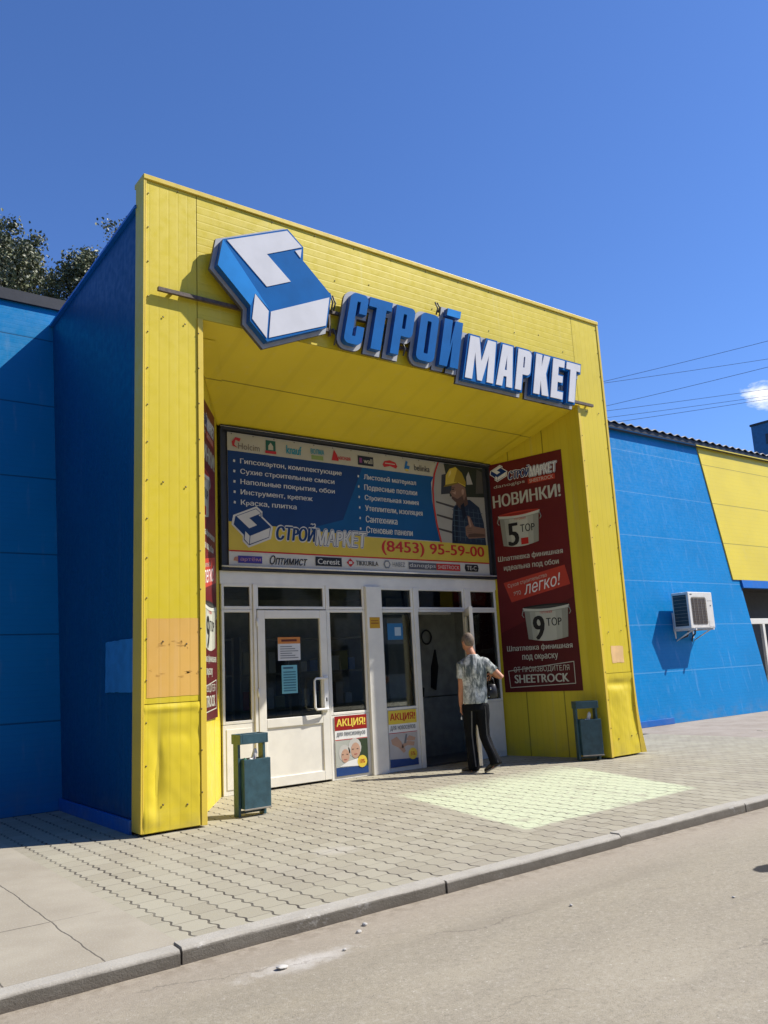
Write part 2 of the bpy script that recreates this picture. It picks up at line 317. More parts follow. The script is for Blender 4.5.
HAND = {'н': ([[(.07, 0), (.155, 0), (.155, .546), (.07, .546)], [(.41, 0), (.495, 0), (.495, .546), (.41, .546)], [(.155, .235), (.41, .235), (.41, .312), (.155, .312)]], .565),
        'ь': (soft_sign(.07, .42, .34), .54), 'ы': (soft_sign(.07, .38, .34) + [[(.53, 0), (.615, 0), (.615, .546), (.53, .546)]], .685),
        'я': ([[(p[0] + .06, p[1]) for p in q] for q in ya(.42, .546)], .55), 'Я': ([[(p[0] + .06, p[1]) for p in q] for q in ya(.50, .727)], .63),
        'ф': ([[(.335, -.2), (.42, -.2), (.42, .74), (.335, .74)]] + [[((.755 - p[0]) if m_ else p[0], p[1]) for p in q] for m_ in (0, 1) for q in ([(.335, .0), (.335, .08), (.20, .085), (.14, .15), (.06, .15), (.10, .05), (.18, 0)], [(.06, .15), (.14, .15), (.135, .39), (.06, .39)], [(.06, .39), (.135, .39), (.2, .46), (.335, .466), (.335, .546), (.18, .546), (.10, .49)])], .755)}
def text_shape(body, shear=0.0):
    k = (body, shear)
    if k in TXT: return TXT[k]
    body = body.replace('Р', 'P').replace('р', 'p')
    wd = lambda c: max(v[0] for v in raw_text('H' + c + 'H')[0]) - max(v[0] for v in raw_text('HH')[0]) if c not in HAND else HAND[c][1]
    vs, fs, x = [], [], 0.0
    for c in body:
        if c in HAND:
            for q in HAND[c][0]: fs.append(tuple(range(len(vs), len(vs) + len(q)))); vs += [(p[0] + x, p[1], 0) for p in q]
        elif c != ' ':
            v, f = raw_text(c); fs += [tuple(len(vs) + i for i in t_) for t_ in f]; vs += [(p[0] + x, p[1], 0) for p in v]
        x += wd(c)
    TXT[k] = ([(p[0] + shear * p[1], p[1], 0) for p in vs], fs)
    return TXT[k]
def outset(lp, d):
    n = len(lp); ar = sum(lp[i][0] * lp[(i + 1) % n][1] - lp[(i + 1) % n][0] * lp[i][1] for i in range(n))
    if ar < 0: lp = lp[::-1]
    out = []
    for i in range(n):
        a, b, c = Vector(lp[i - 1]), Vector(lp[i]), Vector(lp[(i + 1) % n])
        u, w = (b - a).normalized(), (c - b).normalized(); nu, nw = Vector((u.y, -u.x)), Vector((w.y, -w.x))
        m = nu + nw
        if m.length < 0.35: m = nu - u * -1 if False else nu
        m = m.normalized(); k = d / max(0.62, m.dot(nu)); out.append((b.x + m.x * k, b.y + m.y * k))
    return out
def loops_shape(loops, extrude=0.0, off=0.0):
    cd = bpy.data.curves.new('tmp', 'CURVE'); cd.dimensions = '2D'; cd.fill_mode = 'BOTH'; cd.extrude = extrude
    if off: loops = [outset(lp, off) for lp in loops]
    for lp in loops:
        sp = cd.splines.new('POLY'); sp.points.add(len(lp) - 1); sp.use_cyclic_u = True
        for p, q in zip(sp.points, lp): p.co = (q[0], q[1], 0, 1)
    return curve_mesh(cd)

def world_loc(o):
    v = Vector((0, 0, 0))
    while o: v = v + o.location; o = o.parent
    return v
class MB:
    def __init__(s, xf=None): s.v, s.f, s.mi, s.ms, s.xf, s.sm = [], [], [], [], xf or Matrix(), []
    def mat(s, m):
        m = MATS[m] if isinstance(m, str) else m
        if m not in s.ms: s.ms.append(m)
        return s.ms.index(m)
    def add(s, vs, fs, m, smooth=False, xf=None):
        b = len(s.v); X = s.xf if xf is None else s.xf @ xf; k = s.mat(m)
        s.v += [X @ Vector(p) for p in vs]; s.f += [tuple(b + i for i in f) for f in fs]; s.mi += [k] * len(fs); s.sm += [smooth] * len(fs)
        return s
    def box(s, x0, x1, y0, y1, z0, z1, m, xf=None):
        vs = [(x, y, z) for z in (z0, z1) for y in (y0, y1) for x in (x0, x1)]
        return s.add(vs, [(0, 2, 3, 1), (4, 5, 7, 6), (0, 1, 5, 4), (2, 6, 7, 3), (0, 4, 6, 2), (1, 3, 7, 5)], m, xf=xf)
    def prism(s, pts, y0, y1, m, m2=None):       # polygon in XZ, thick along Y (y0 = front)
        n = len(pts); vs = [(p[0], y0, p[1]) for p in pts] + [(p[0], y1, p[1]) for p in pts]
        s.add(vs, [tuple(range(n)), tuple(range(2 * n - 1, n - 1, -1))], m)
        return s.add(vs, [(i, n + i, n + (i + 1) % n, (i + 1) % n) for i in range(n)], m2 or m)
    def poly(s, pts, m): return s.add(pts, [tuple(range(len(pts)))], m)
    def tube(s, pts, rads, m, n=10, cap=True, smooth=True, flat=None):
        pts = [Vector(p) for p in pts]; rads = [rads] * len(pts) if isinstance(rads, (int, float)) else rads
        vs, fs = [], []; ref = None
        for i, p in enumerate(pts):
            d = (pts[min(i + 1, len(pts) - 1)] - pts[max(i - 1, 0)]).normalized()
            if ref is None: ref = d.orthogonal().normalized()
            a = (ref - d * ref.dot(d)).normalized(); b = d.cross(a); ref = a
            for k in range(n):
                an = 2 * math.pi * k / n; vs.append(p + (a * math.cos(an) + b * math.sin(an)) * rads[i])
        for i in range(len(pts) - 1):
            for k in range(n): fs.append((i * n + k, i * n + (k + 1) % n, (i + 1) * n + (k + 1) % n, (i + 1) * n + k))
        if cap: fs += [tuple(range(n - 1, -1, -1)), tuple((len(pts) - 1) * n + k for k in range(n))]
        return s.add(vs, fs, m, smooth)
    def loft(s, rings, m, cap=True, n=20):        # rings: (centre, ax, ay) vectors, elliptical sections
        vs, fs = [], []
        for c, a, b in rings:
            c, a, b = Vector(c), Vector(a), Vector(b)
            for k in range(n):
                an = 2 * math.pi * k / n; vs.append(c + a * math.cos(an) + b * math.sin(an))
        for i in range(len(rings) - 1):
            for k in range(n): fs.append((i * n + k, i * n + (k + 1) % n, (i + 1) * n + (k + 1) % n, (i + 1) * n + k))
        if cap: fs += [tuple(range(n - 1, -1, -1)), tuple((len(rings) - 1) * n + k for k in range(n))]
        return s.add(vs, fs, m, True)
    def ball(s, c, r, m, xf=None, seg=14):
        c = Vector(c); r = (r, r, r) if isinstance(r, (int, float)) else r; vs, fs = [], []; h = seg // 2
        for i in range(h + 1):
            th = math.pi * i / h
            for k in range(seg):
                ph = 2 * math.pi * k / seg; p = Vector((r[0] * math.sin(th) * math.cos(ph), r[1] * math.sin(th) * math.sin(ph), r[2] * math.cos(th)))
                vs.append(c + (xf @ p if xf else p))
        for i in range(h):
            for k in range(seg): fs.append((i * seg + k, (i + 1) * seg + k, (i + 1) * seg + (k + 1) % seg, i * seg + (k + 1) % seg))
        return s.add(vs, fs, m, True)
    # --- flat print, in the (u, w) plane of s.xf: x = u, z = w, y = -depth towards the viewer
    def pr(s, pts, m, d): return s.add([(p[0], -d, p[1]) for p in pts], [tuple(range(len(pts)))], m)
    def txt(s, body, x0, x1, z0, z1, m, d, shear=0.0, off=0.0, space=1.0, rot=0.0, ref=None):
        """fit the lettering's own box into x0..x1, z0..z1"""
        vs, fs = text_shape(body, shear)
        if not vs: return s
        if off < 0: off = 0
        if off > 0.06:              # an outline all round: eight shifted copies
            q = off * .45 * (z1 - z0); 
            for i in range(8):
                s.txt(body, x0 + q * math.cos(i * math.pi / 4), x1 + q * math.cos(i * math.pi / 4), z0 + q * math.sin(i * math.pi / 4), z1 + q * math.sin(i * math.pi / 4), m, d + .0001 * i, shear, 0, space, rot)
        elif off:                   # heavier strokes
            q = off * .85 * (z1 - z0)
            for i, k_ in enumerate((-1, -.33, .33, 1)):
                s.txt(body, x0 + q * (k_ + 1), x1 - q * (1 - k_), z0 + (.2 * q if i % 2 else 0), z1 - (0 if i % 2 else .2 * q), m, d + .0001 * i, shear, 0, space, rot)
            return s
        a0, a1 = min(v[0] for v in vs), max(v[0] for v in vs); b0, b1 = min(v[1] for v in vs), max(v[1] for v in vs)
        out = []
        for v in vs:
            p = [(v[0] - a0) / (a1 - a0) * (x1 - x0), (v[1] - b0) / (b1 - b0) * (z1 - z0)]
            if rot: p = [p[0] * math.cos(rot) - p[1] * math.sin(rot), p[0] * math.sin(rot) + p[1] * math.cos(rot)]
            out.append((x0 + p[0], -d, z0 + p[1]))
        return s.add(out, fs, m)
    def shape(s, loops, front, back, m, off=0.0, mside=None):   # extruded loops in XZ from Y=front to Y=back
        h = (back - front) / 2; vs, fs = loops_shape(loops, h, off)
        k = len(s.v); s.add([(v[0], (front + back) / 2 - v[2], v[1]) for v in vs], fs, m)
        if mside:
            ks = s.mat(mside); nf = len(fs)
            for i in range(len(s.f) - nf, len(s.f)):
                ys = [(s.v[j]).y for j in s.f[i]]
                if max(ys) - min(ys) > 1e-4: s.mi[i] = ks
        return s
    def build(s, name, parent=None, bevel=0.0, recalc=True, merge=False):
        off = world_loc(parent); me = bpy.data.meshes.new(name)
        me.from_pydata([v - off for v in s.v], [], s.f)
        for m in s.ms: me.materials.append(m)
        me.polygons.foreach_set('material_index', s.mi); me.polygons.foreach_set('use_smooth', s.sm)
        if recalc:
            bm = bmesh.new(); bm.from_mesh(me)
            if merge: bmesh.ops.remove_doubles(bm, verts=bm.verts, dist=1e-4)
            bmesh.ops.recalc_face_normals(bm, faces=bm.faces); bm.to_mesh(me); bm.free()
        o = bpy.data.objects.new(name, me); COL.objects.link(o)
        if parent: o.parent = parent
        if bevel:
            b = o.modifiers.new('bevel', 'BEVEL'); b.width = bevel; b.segments = 2; b.limit_method = 'ANGLE'; b.angle_limit = R(35)
        return o
def tag(o, label, cat, group=None):
    o['label'] = label; o['category'] = cat
    if group: o['group'] = group
    return o
def thing(name, label, cat, loc=(0, 0, 0), group=None):
    o = bpy.data.objects.new(name, None); COL.objects.link(o); o.location = loc; o.empty_display_size = 0.2
    return tag(o, label, cat, group)
def structure(o): o['kind'] = 'structure'; return o
def copy_tree(o, parent=None):
    c = o.copy(); COL.objects.link(c); c.parent = parent
    for ch in list(o.children): copy_tree(ch, c)
    return c

# ------------------------------------------------------------------ ground, road, pavement
H, W, W1, W2, DB, DL, DR = 7.19, 8.02, 0.69, 7.29, 1.81, 2.65, 2.93
RZ = -0.09
def sheet(name, x0, x1, y0, y1, z, m):
    return structure(MB().poly([(x0, y0, z), (x1, y0, z), (x1, y1, z), (x0, y1, z)], m).build(name))
sheet('ground', -400, 400, -400, 400, -0.14, 'far_ground')
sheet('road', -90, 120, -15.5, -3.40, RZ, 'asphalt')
def slab(name, x0, x1, y0, y1, m, z=0.0): return structure(MB().box(x0, x1, y0, y1, -0.13, z, m).build(name))
slab('pavement', -1.06, 11.0, -3.40, 1.95, 'pavers')
slab('slab_pavement', -40, -1.06, -3.40, 2.72, 'slab_concrete', 0.0)
slab('side_pavement', -1.06, 0.0, 1.95, 2.62, 'pavers', 0.0)
slab('apron', 11.004, 60, -3.40, 3.1, 'apron_asphalt', -0.003)
slab('far_pavement', -90, 120, -18.5, -15.504, 'slab_concrete', 0.0)
k = MB(); xj = [-13.1 + 2.0 * i for i in range(40)]
for a, b in zip(xj[:-1], xj[1:]):
    a += 0.008; b -= 0.008; dy = random.uniform(-0.012, 0.012); dz = random.uniform(-0.006, 0.006)
    n = 12; prof = [(-3.50, -0.13), (-3.50, -0.018), (-3.488, 0.0), (-3.385, 0.004), (-3.385, -0.13)]
    vs, fs = [], []
    for i in range(n + 1):
        xx = a + (b - a) * i / n
        for j, (py, pz) in enumerate(prof):
            w = noise.noise(Vector((xx * 3, j * 2.3, 1.7))) * 0.010
            vs.append((xx, py + dy + (w if j in (0, 1, 2) else 0), pz + dz + (w * 0.7 if j in (1, 2) else 0)))
    for i in range(n):
        for j in range(5): fs.append((i * 5 + j, i * 5 + (j + 1) % 5, (i + 1) * 5 + (j + 1) % 5, (i + 1) * 5 + j))
    fs += [(4, 3, 2, 1, 0), tuple(n * 5 + j for j in range(5))]
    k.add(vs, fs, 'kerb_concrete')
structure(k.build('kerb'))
structure(MB().poly([(2.4, -2.85, 0.0012), (5.6, -2.72, 0.0012), (6.56, 0.32, 0.0012), (3.05, 0.16, 0.0012)], 'painted_pavers').build('pavement_marking'))
# low concrete edging between the pavers and the yard on the right
structure(MB().box(12.2, 40, 0.30, 0.42, -0.1, 0.003, 'slab_concrete').build('yard_edging'))

# ------------------------------------------------------------------ the shop building
B = thing('shop_building', 'blue and yellow metal clad shop with a tall yellow entrance portal', 'building', (4, 1.8, 0))
def part(mb, name, **kw): return mb.build(name, B, **kw)

LEAN = Matrix(((1, 0, 0, 0), (0, 1, 0.15, 0), (0, 0, 1, 0), (0, 0, 0, 1)))     # the long walls lean back
DLT, DRT = 3.66, 4.01
def sheet_grid(x0, x1, z0, z1, nx, nz, fn, m, y1=0.05):
    mb = MB(); vs, fs = [], []
    for j in range(nz + 1):
        for i in range(nx + 1):
            x = x0 + (x1 - x0) * i / nx; z = z0 + (z1 - z0) * j / nz
            e = 1.0 if (0 < i < nx) else 0.35
            vs.append((x, fn(x, z) * e, z))
    for j in range(nz):
        for i in range(nx): a = j * (nx + 1) + i; fs.append((a, a + 1, a + nx + 2, a + nx + 1))
    mb.add(vs, fs, m, True)
    return mb
def dent(cx, cz, rx, rz, d): return lambda x, z: d * math.exp(-((x - cx) / rx) ** 2 - ((z - cz) / rz) ** 2)
def wob(x, z): return 0.0015 * noise.noise(Vector((x * 1.5, z * 0.9, 3.1)))
# left pillar: upper sheet and crumpled lower sheet, backed by a core
core = MB().box(0.012, W1 - 0.002, 0.02, 0.25, 0.02, H - 0.05, 'yellow_vertical'); part(core, 'left_pillar_core')
part(sheet_grid(0.004, W1 - 0.06, 1.275, H - 0.06, 10, 60, lambda x, z: wob(x, z), 'yellow_vertical'), 'pillar_sheet')
d1, d2, d3 = dent(0.17, 0.55, 0.07, 0.5, 0.03), dent(0.42, 0.95, 0.25, 0.09, 0.012), dent(0.1, 0.15, 0.15, 0.1, -0.02)
d4 = dent(0.3, 1.22, 0.4, 0.03, -0.014)
crease = lambda x, z: 0.026 * math.exp(-abs(x - .17 - .05 * (z - .6)) / .05) * math.exp(-((z - .55) / .42) ** 2) - 0.012 * math.exp(-abs(x - .3 + .1 * z) / .06) * math.exp(-((z - .85) / .25) ** 2)
part(sheet_grid(0.004, W1 - 0.06, 0.03, 1.268, 36, 60, lambda x, z: -0.006 + crease(x, z) + .4 * d1(x, z) + d2(x, z) + d3(x, z) + d4(x, z) + 0.007 * noise.noise(Vector((x * 4, z * 3, 9))) + 0.003 * noise.noise(Vector((x * 11, z * 9, 2))), 'yellow_vertical'), 'dented_sheet')
# right pillar
part(MB().box(W2 + 0.002, W - 0.012, 0.02, 0.25, 0.02, H - 0.05, 'yellow_vertical'), 'right_pillar_core')
part(sheet_grid(W2 + 0.05, W - 0.004, 1.27, H - 0.06, 10, 60, wob, 'yellow_vertical'), 'pillar_sheet')
e1, e2, e3 = dent(7.62, 1.1, 0.3, 0.06, 0.03), dent(7.95, 0.7, 0.12, 0.4, 0.025), dent(7.5, 0.95, 0.2, 0.12, -0.014)
part(sheet_grid(W2 + 0.05, W - 0.004, 0.03, 1.263, 36, 60, lambda x, z: -0.006 + e1(x, z) + e2(x, z) + e3(x, z) + 0.006 * noise.noise(Vector((x * 4, z * 3, 5))) + 0.003 * noise.noise(Vector((x * 11, z * 9, 7))), 'yellow_vertical'), 'dented_sheet')
# fascia
ZF = 5.58
part(MB().box(W1 - 0.06, W2 + 0.05, 0.02, 0.25, ZF, H - 0.05, 'yellow_fascia'), 'fascia_core')
part(sheet_grid(W1 - 0.052, W2 + 0.042, ZF + 0.004, H - 0.06, 60, 14, lambda x, z: 0.5 * wob(x, z), 'yellow_fascia'), 'fascia_sheet')
# corner and parapet trims
tr_ = MB()
tr_.box(-0.014, 0.006, -0.012, 0.23, 0.03, H - 0.05, 'yellow_trim')                     # left corner return
tr_.box(0.006, 0.022, -0.012, -0.004, 0.03, H - 0.05, 'yellow_trim')
part(tr_, 'corner_trim', bevel=0.004)
part(MB().box(W1 - 0.058, W1 + 0.008, -0.016, 0.0, 0.02, ZF, 'yellow_trim').box(W1 - 0.002, W1 + 0.008, 0.0, 0.27, 0.02, ZF, 'yellow_splay'), 'corner_trim', bevel=0.004)
part(MB().box(W2 - 0.008, W2 + 0.048, -0.016, 0.0, 0.02, ZF, 'yellow_trim').box(W2 - 0.008, W2 + 0.002, 0.0, 0.27, 0.02, ZF, 'yellow_splay'), 'corner_trim', bevel=0.004)
tw = MB()                                                                                 # right corner: bent outwards near the ground
for i in range(24):
    z0 = 0.03 + (H - 0.08) * (i / 24) ** 1.6; z1 = 0.03 + (H - 0.08) * ((i + 1) / 24) ** 1.6
    o0 = 0.09 * max(0, 1 - z0 / 0.75) ** 1.4 - 0.02 * math.exp(-((z0 - 1.15) / 0.12) ** 2); o1 = 0.09 * max(0, 1 - z1 / 0.75) ** 1.4 - 0.02 * math.exp(-((z1 - 1.15) / 0.12) ** 2)
    for xa, xb in ((-0.03, 0.012),):
        vs = [(W + xa + o0 * 0.3, -0.012, z0), (W + xb + o0, -0.014 - o0 * .3, z0), (W + xb + o0, 0.23, z0), (W + xa, 0.23, z0), (W + xa + o1 * 0.3, -0.012, z1), (W + xb + o1, -0.014 - o1 * .3, z1), (W + xb + o1, 0.23, z1), (W + xa, 0.23, z1)]
        tw.add(vs, [(0, 1, 5, 4), (1, 2, 6, 5), (2, 3, 7, 6), (3, 0, 4, 7)], 'yellow_trim')
part(tw, 'bent_corner_trim', merge=True)
part(MB().box(-0.016, W + 0.016, -0.022, 0.27, H - 0.055, H + 0.004, 'yellow_trim'), 'parapet_cap', bevel=0.006)
rv = MB()
def rivet(x, z, y=-0.006, r=0.009): rv.ball((x, y, z), (r, 0.005, r), 'rivet_steel', seg=8)
for i in range(17):
    z = 0.25 + i * 0.42
    rivet(0.045, z); rivet(W1 - 0.05, z + 0.1, -0.018) if z < ZF - 0.1 else None; rivet(W - 0.05, z + 0.07); rivet(W2 + 0.035, z + 0.2, -0.018) if z < ZF - 0.3 else None
for z in (0.28, 1.9, 3.6, 5.5):
    rivet(0.22, z, -0.010, 0.011); rivet(0.48, z - 0.03, -0.010, 0.011); rivet(7.5, z, -0.010, 0.011); rivet(7.82, z + 0.02, -0.010, 0.011)
for i in range(12): rivet(0.9 + i * 0.56, 6.55 + 0.1 * math.sin(i * 2.1), -0.004); rivet(0.4 + i * 0.63, H - 0.085, -0.004)
part(rv, 'rivets')
# side walls of the portal
for xs, sgn in ((0.012, -1), (W - 0.012, 1)):
    p = [(xs, 0.23, 0.02), (xs, DL + 0.02, 0.02), (xs, DLT + 0.02, 6.71), (xs, 0.23, 6.86)]
    q = [(xs - sgn * 0.1, a[1], a[2]) for a in p]
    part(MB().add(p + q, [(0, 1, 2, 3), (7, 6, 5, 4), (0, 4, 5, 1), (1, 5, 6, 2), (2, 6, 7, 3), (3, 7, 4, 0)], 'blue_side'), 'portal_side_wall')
    xo = -0.035 if sgn < 0 else W + 0.005
    part(MB().box(xo, xo + 0.03, 0.235, DL, 0.0, 0.14, 'blue_trim'), 'plinth_strip', bevel=0.004)
    cp = [(xo, 0.2, 6.87), (xo + 0.14 if sgn < 0 else xo - 0.11, 0.2, 6.87), (xo + 0.14 if sgn < 0 else xo - 0.11, DLT + 0.02, 6.71), (xo, DLT + 0.02, 6.71)]
    part(MB().add(cp + [(a, b, c_ + 0.035) for a, b, c_ in cp], [(0, 1, 2, 3), (4, 7, 6, 5), (0, 4, 5, 1), (1, 5, 6, 2), (2, 6, 7, 3), (3, 7, 4, 0)], 'blue_trim'), 'parapet_capping')
part(MB().poly([(0.1, 0.24, 6.8), (W - 0.1, 0.24, 6.8), (W - 0.1, DRT + 0.2, 6.62), (0.1, DRT + 0.2, 6.62)], 'roof_sheet'), 'portal_roof')
# recess: soffit, splayed walls, corner strip
part(MB().poly([(W1, 0.0, ZF), (W2, 0.0, ZF), (W2, .27, ZF - .094), (6.96, DB, 4.95), (1.74, DB, 4.95), (W1, .27, ZF - .094)], 'yellow_soffit'), 'soffit')
def splay(x0, x1):
    dz = lambda y: ZF - (ZF - 4.95) * y / DB
    return MB().poly([(x0, 0.26, 0.0), (x1, DB + 0.05, 0.0), (x1, DB + 0.05, dz(DB + 0.05)), (x0, 0.26, dz(0.26))], 'yellow_splay')
part(splay(W1 + 0.008, 1.77), 'splayed_wall'); part(splay(W2 - 0.008, 6.92), 'splayed_wall')
sp_ = MB()
sp_.poly([(W2 - 0.004, 0.02, ZF - 0.012), (W2 - 0.28, 0.02, ZF - 0.012), (6.92 - 0.16, DB, 4.938), (6.92, DB, 4.938)], 'yellow_soffit'); part(sp_, 'soffit_corner_strip'); sp_ = MB()
sp_.poly([(W1 + 0.012, 0.27, ZF - 0.106), (W1 + 0.3, 0.27, ZF - 0.106), (1.77 + 0.16, DB, 4.938), (1.77, DB, 4.938)], 'yellow_soffit')
part(sp_, 'soffit_corner_strip')
# wall over the doors behind the banner, and vestibule behind the glass
part(MB().box(1.6, 7.1, DB + 0.05, DB + 0.12, 2.76, 5.0, 'interior_dark'), 'header_wall')
v = MB()
YV = 3.9
v.poly([(1.7, DB + .1, 0.001), (7.0, DB + .1, 0.001), (7.0, YV, 0.001), (1.7, YV, 0.001)], 'interior_floor')
v.poly([(1.7, DB + .1, 2.74), (7.0, DB + .1, 2.74), (7.0, YV, 2.74), (1.7, YV, 2.74)], 'shop_wall')
v.poly([(1.7, DB + .05, 0), (1.7, YV, 0), (1.7, YV, 2.74), (1.7, DB + .05, 2.74)], 'shop_wall')
v.poly([(7.0, DB + .05, 0), (7.0, YV, 0), (7.0, YV, 2.74), (7.0, DB + .05, 2.74)], 'interior_wall')
v.poly([(1.7, YV, 0), (7.0, YV, 0), (7.0, YV, 2.74), (1.7, YV, 2.74)], 'shop_wall')
part(v, 'vestibule')
# side walls left and right, band above the portal
part(MB(LEAN).box(-16, 0.08, DL, DL + 0.12, 0.0, 7.0, 'blue_left'), 'left_wall')
part(MB(LEAN).box(0.08, 4.0, DL + 0.004, DL + 0.12, 5.6, 7.0, 'blue_left').box(4.0, W, DR + 0.004, DR + 0.12, 5.6, 7.0, 'blue_left'), 'wall_over_portal')
XY_, XO = 17.26, 17.62
part(MB(LEAN).prism([(W, 0), (XO, 0), (XO, 3.36), (XY_, 3.36), (XY_, 7.18), (W, 7.18)], DR, DR + 0.12, 'blue_right'), 'right_wall')
part(MB(LEAN).prism([(XY_ + .01, 7.18), (XY_ + .01, 3.36), (29, 3.36), (29, 7.18)], DR - 0.03, DR + 0.1, 'yellow_far', 'yellow_trim'), 'yellow_upper_wall')
part(MB(LEAN).prism([(XO + .02, 3.15), (29, 3.15), (29, 3.355), (XO + .02, 3.355)], DR - 0.05, DR + 0.12, 'blue_trim'), 'lintel')
part(MB().box(7.9, 13.2, DR - 0.06, DR - 0.002, 0.0, 0.13, 'blue_trim'), 'plinth_strip', bevel=0.004)
rc = MB(); yb = DR + 1.7
rc.poly([(XO, DR + 0.1, 0), (XO, yb, 0), (XO, yb, 3.3), (XO, DR + 0.5, 3.3)], 'interior_dark')
rc.poly([(XO, yb, 0), (29, yb, 0), (29, yb, 3.3), (XO, yb, 3.3)], 'interior_dark')
rc.poly([(XO, DR + 0.6, 3.2), (29, DR + 0.6, 3.2), (29, yb, 3.2), (XO, yb, 3.2)], 'interior_dark')
part(rc, 'porch_recess')
yf = DR + 0.62
part(MB().box(17.78, 17.95, yf, yf + 0.08, 0.0, 2.35, 'white_upvc').box(17.64, 17.78, yf, yf + 0.08, 2.2, 2.35, 'white_upvc').box(17.95, 20.5, yf, yf + 0.08, 2.2, 2.35, 'white_upvc').box(18.7, 18.82, yf, yf + 0.08, 0, 2.2, 'white_upvc').box(20.5, 20.62, yf, yf + 0.08, 0, 2.35, 'white_upvc'), 'porch_door_frame', bevel=0.008)
part(MB().box(29, 29.1, DR + .1, 22, 0, 7.1, 'blue_left').box(-16.1, -16, DL + .1, 22, 0, 6.9, 'blue_left').box(-16, 29, 22, 22.1, 0, 6.9, 'blue_left'), 'end_walls')
# roof edges
re_ = MB().box(W, 29.2, DRT - 0.01, DRT + 0.15, 7.185, 7.30, 'dark_fascia')
vs, fs = [], []
n = 460
for i in range(n + 1):
    x = W + 21.2 * i / n; z = 7.335 + 0.026 * math.sin(2 * math.pi * x / 0.34)
    vs += [(x, DRT - 0.05, z), (x, DRT + 1.2, z + 0.05), (x, DRT - 0.05, z - 0.022)]
for i in range(n):
    a, b = i * 3, i * 3 + 3; fs += [(a, b, b + 1, a + 1), (a + 2, b + 2, b, a)]
re_.add(vs, fs, 'dark_fascia', True)
part(re_, 'roof_edge')
part(MB().box(-16.2, 4.0, DLT - 0.015, DLT + 0.3, 7.0, 7.17, 'dark_fascia'), 'roof_edge')
part(MB().poly([(-16.2, DLT + 0.2, 7.1), (29.2, DLT + 0.2, 7.1), (29.2, 22.2, 7.3), (-16.2, 22.2, 7.3)], 'roof_sheet'), 'roof')
# faded squares where posters used to be
fp = MB()
def ragged(x0, x1, z0, z1, n=9, a=0.006):
    out = []
    for (xa, za), (xb, zb) in (((x0, z0), (x1, z0)), ((x1, z0), (x1, z1)), ((x1, z1), (x0, z1)), ((x0, z1), (x0, z0))):
        for i in range(n): t_ = i / n; out.append((xa + (xb - xa) * t_ + random.uniform(-a, a), za + (zb - za) * t_ + random.uniform(-a, a)))
    return out
o = part(MB().pr(ragged(0.05, 0.625, 1.335, 2.14, a=.003), 'faded_orange', 0.0025), 'faded_patch'); o['label'] = 'faded orange poster mark on the left pillar'
sm_ = MB()
for _ in range(16):
    cx, cz = random.uniform(0.06, 0.6), random.choice((1.55, 1.58, 1.86, 1.88)) + random.uniform(-.03, .03); l = random.uniform(0.03, 0.1)
    sm_.pr([(cx + random.uniform(-1, 1) * l * (1 if i in (0, 3) else .6) * math.cos(i), cz + 0.014 * math.sin(i * 1.05) * random.uniform(.4, 1.3)) for i in range(6)], ink(0.55, 0.30, 0.07), 0.0035)
part(sm_, 'tape_residue')
o = part(MB().pr(ragged(7.53, 7.83, 1.42, 1.68), 'faded_pink', 0.0025), 'faded_patch'); o['label'] = 'small pale poster mark on the right pillar'
o = part(MB().poly([(-0.002, y_, z_) for y_, z_ in ragged(0.24, 1.1, 1.4, 1.955)], 'faded_blue'), 'faded_patch'); o['label'] = 'lighter blue poster mark on the portal side wall'

# ------------------------------------------------------------------ glazed entrance front (part of the building)
YF = DB                       # outer face of the frames
def frame(x0, x1, z0, z1, w, name, d=0.06, y=YF, wb=None):
    wb = wb or w; m = MB()
    m.box(x0, x0 + w, y, y + d, z0, z1, 'white_upvc').box(x1 - w, x1, y, y + d, z0, z1, 'white_upvc')
    m.box(x0 + w, x1 - w, y, y + d, z1 - w, z1, 'white_upvc').box(x0 + w, x1 - w, y, y + d, z0, z0 + wb, 'white_upvc')
    return m
def glass(x0, x1, z0, z1, parent, y=YF + 0.03):
    return MB().box(x0, x1, y, y + 0.012, z0, z1, 'glass').build('pane', parent)
part(MB().box(1.76, 6.93, YF + 0.005, YF + 0.07, 2.74, 2.92, 'white_upvc'), 'header_board', bevel=0.006)
def window(x0, x1, z0, z1, w=0.04):
    o = frame(x0, x1, z0, z1, w, 'window').build('window', B, bevel=0.006)
    glass(x0 + w - 0.004, x1 - w + 0.004, z0 + w - 0.004, z1 - w + 0.004, o)
    MB().box(x0 + w, x0 + w + 0.008, YF + 0.02, YF + 0.03, z0 + w, z1 - w, 'grey_seal').box(x1 - w - 0.008, x1 - w, YF + 0.02, YF + 0.03, z0 + w, z1 - w, 'grey_seal').build('gasket', o)
    return o
XA, XB, XC, XD, XE, XF, XG, XH = 1.775, 2.24, 3.43, 4.13, 4.42, 5.07, 6.17, 6.90
TZ0, TZ1 = 2.40, 2.745
for a, b in ((XA, XB), (XB + .05, XC), (XC + .03, XD), (XE, XF), (XF + .09, XG), (XG + .11, XH)): window(a, b, TZ0, TZ1)
for a, b in ((XA, XB), (XC + .03, XD), (XE, XF), (XG + .11, XH)):
    window(a, b, 0.89, TZ0 - 0.003)
    o = part(MB().box(a, b, YF + 0.004, YF + 0.05, 0.0, 0.887, 'white_upvc'), 'lower_panel', bevel=0.005)
    MB().box(a + 0.05, b - 0.05, YF - 0.004, YF + 0.004, 0.07, 0.83, 'white_upvc').build('raised_field', o, bevel=0.003)
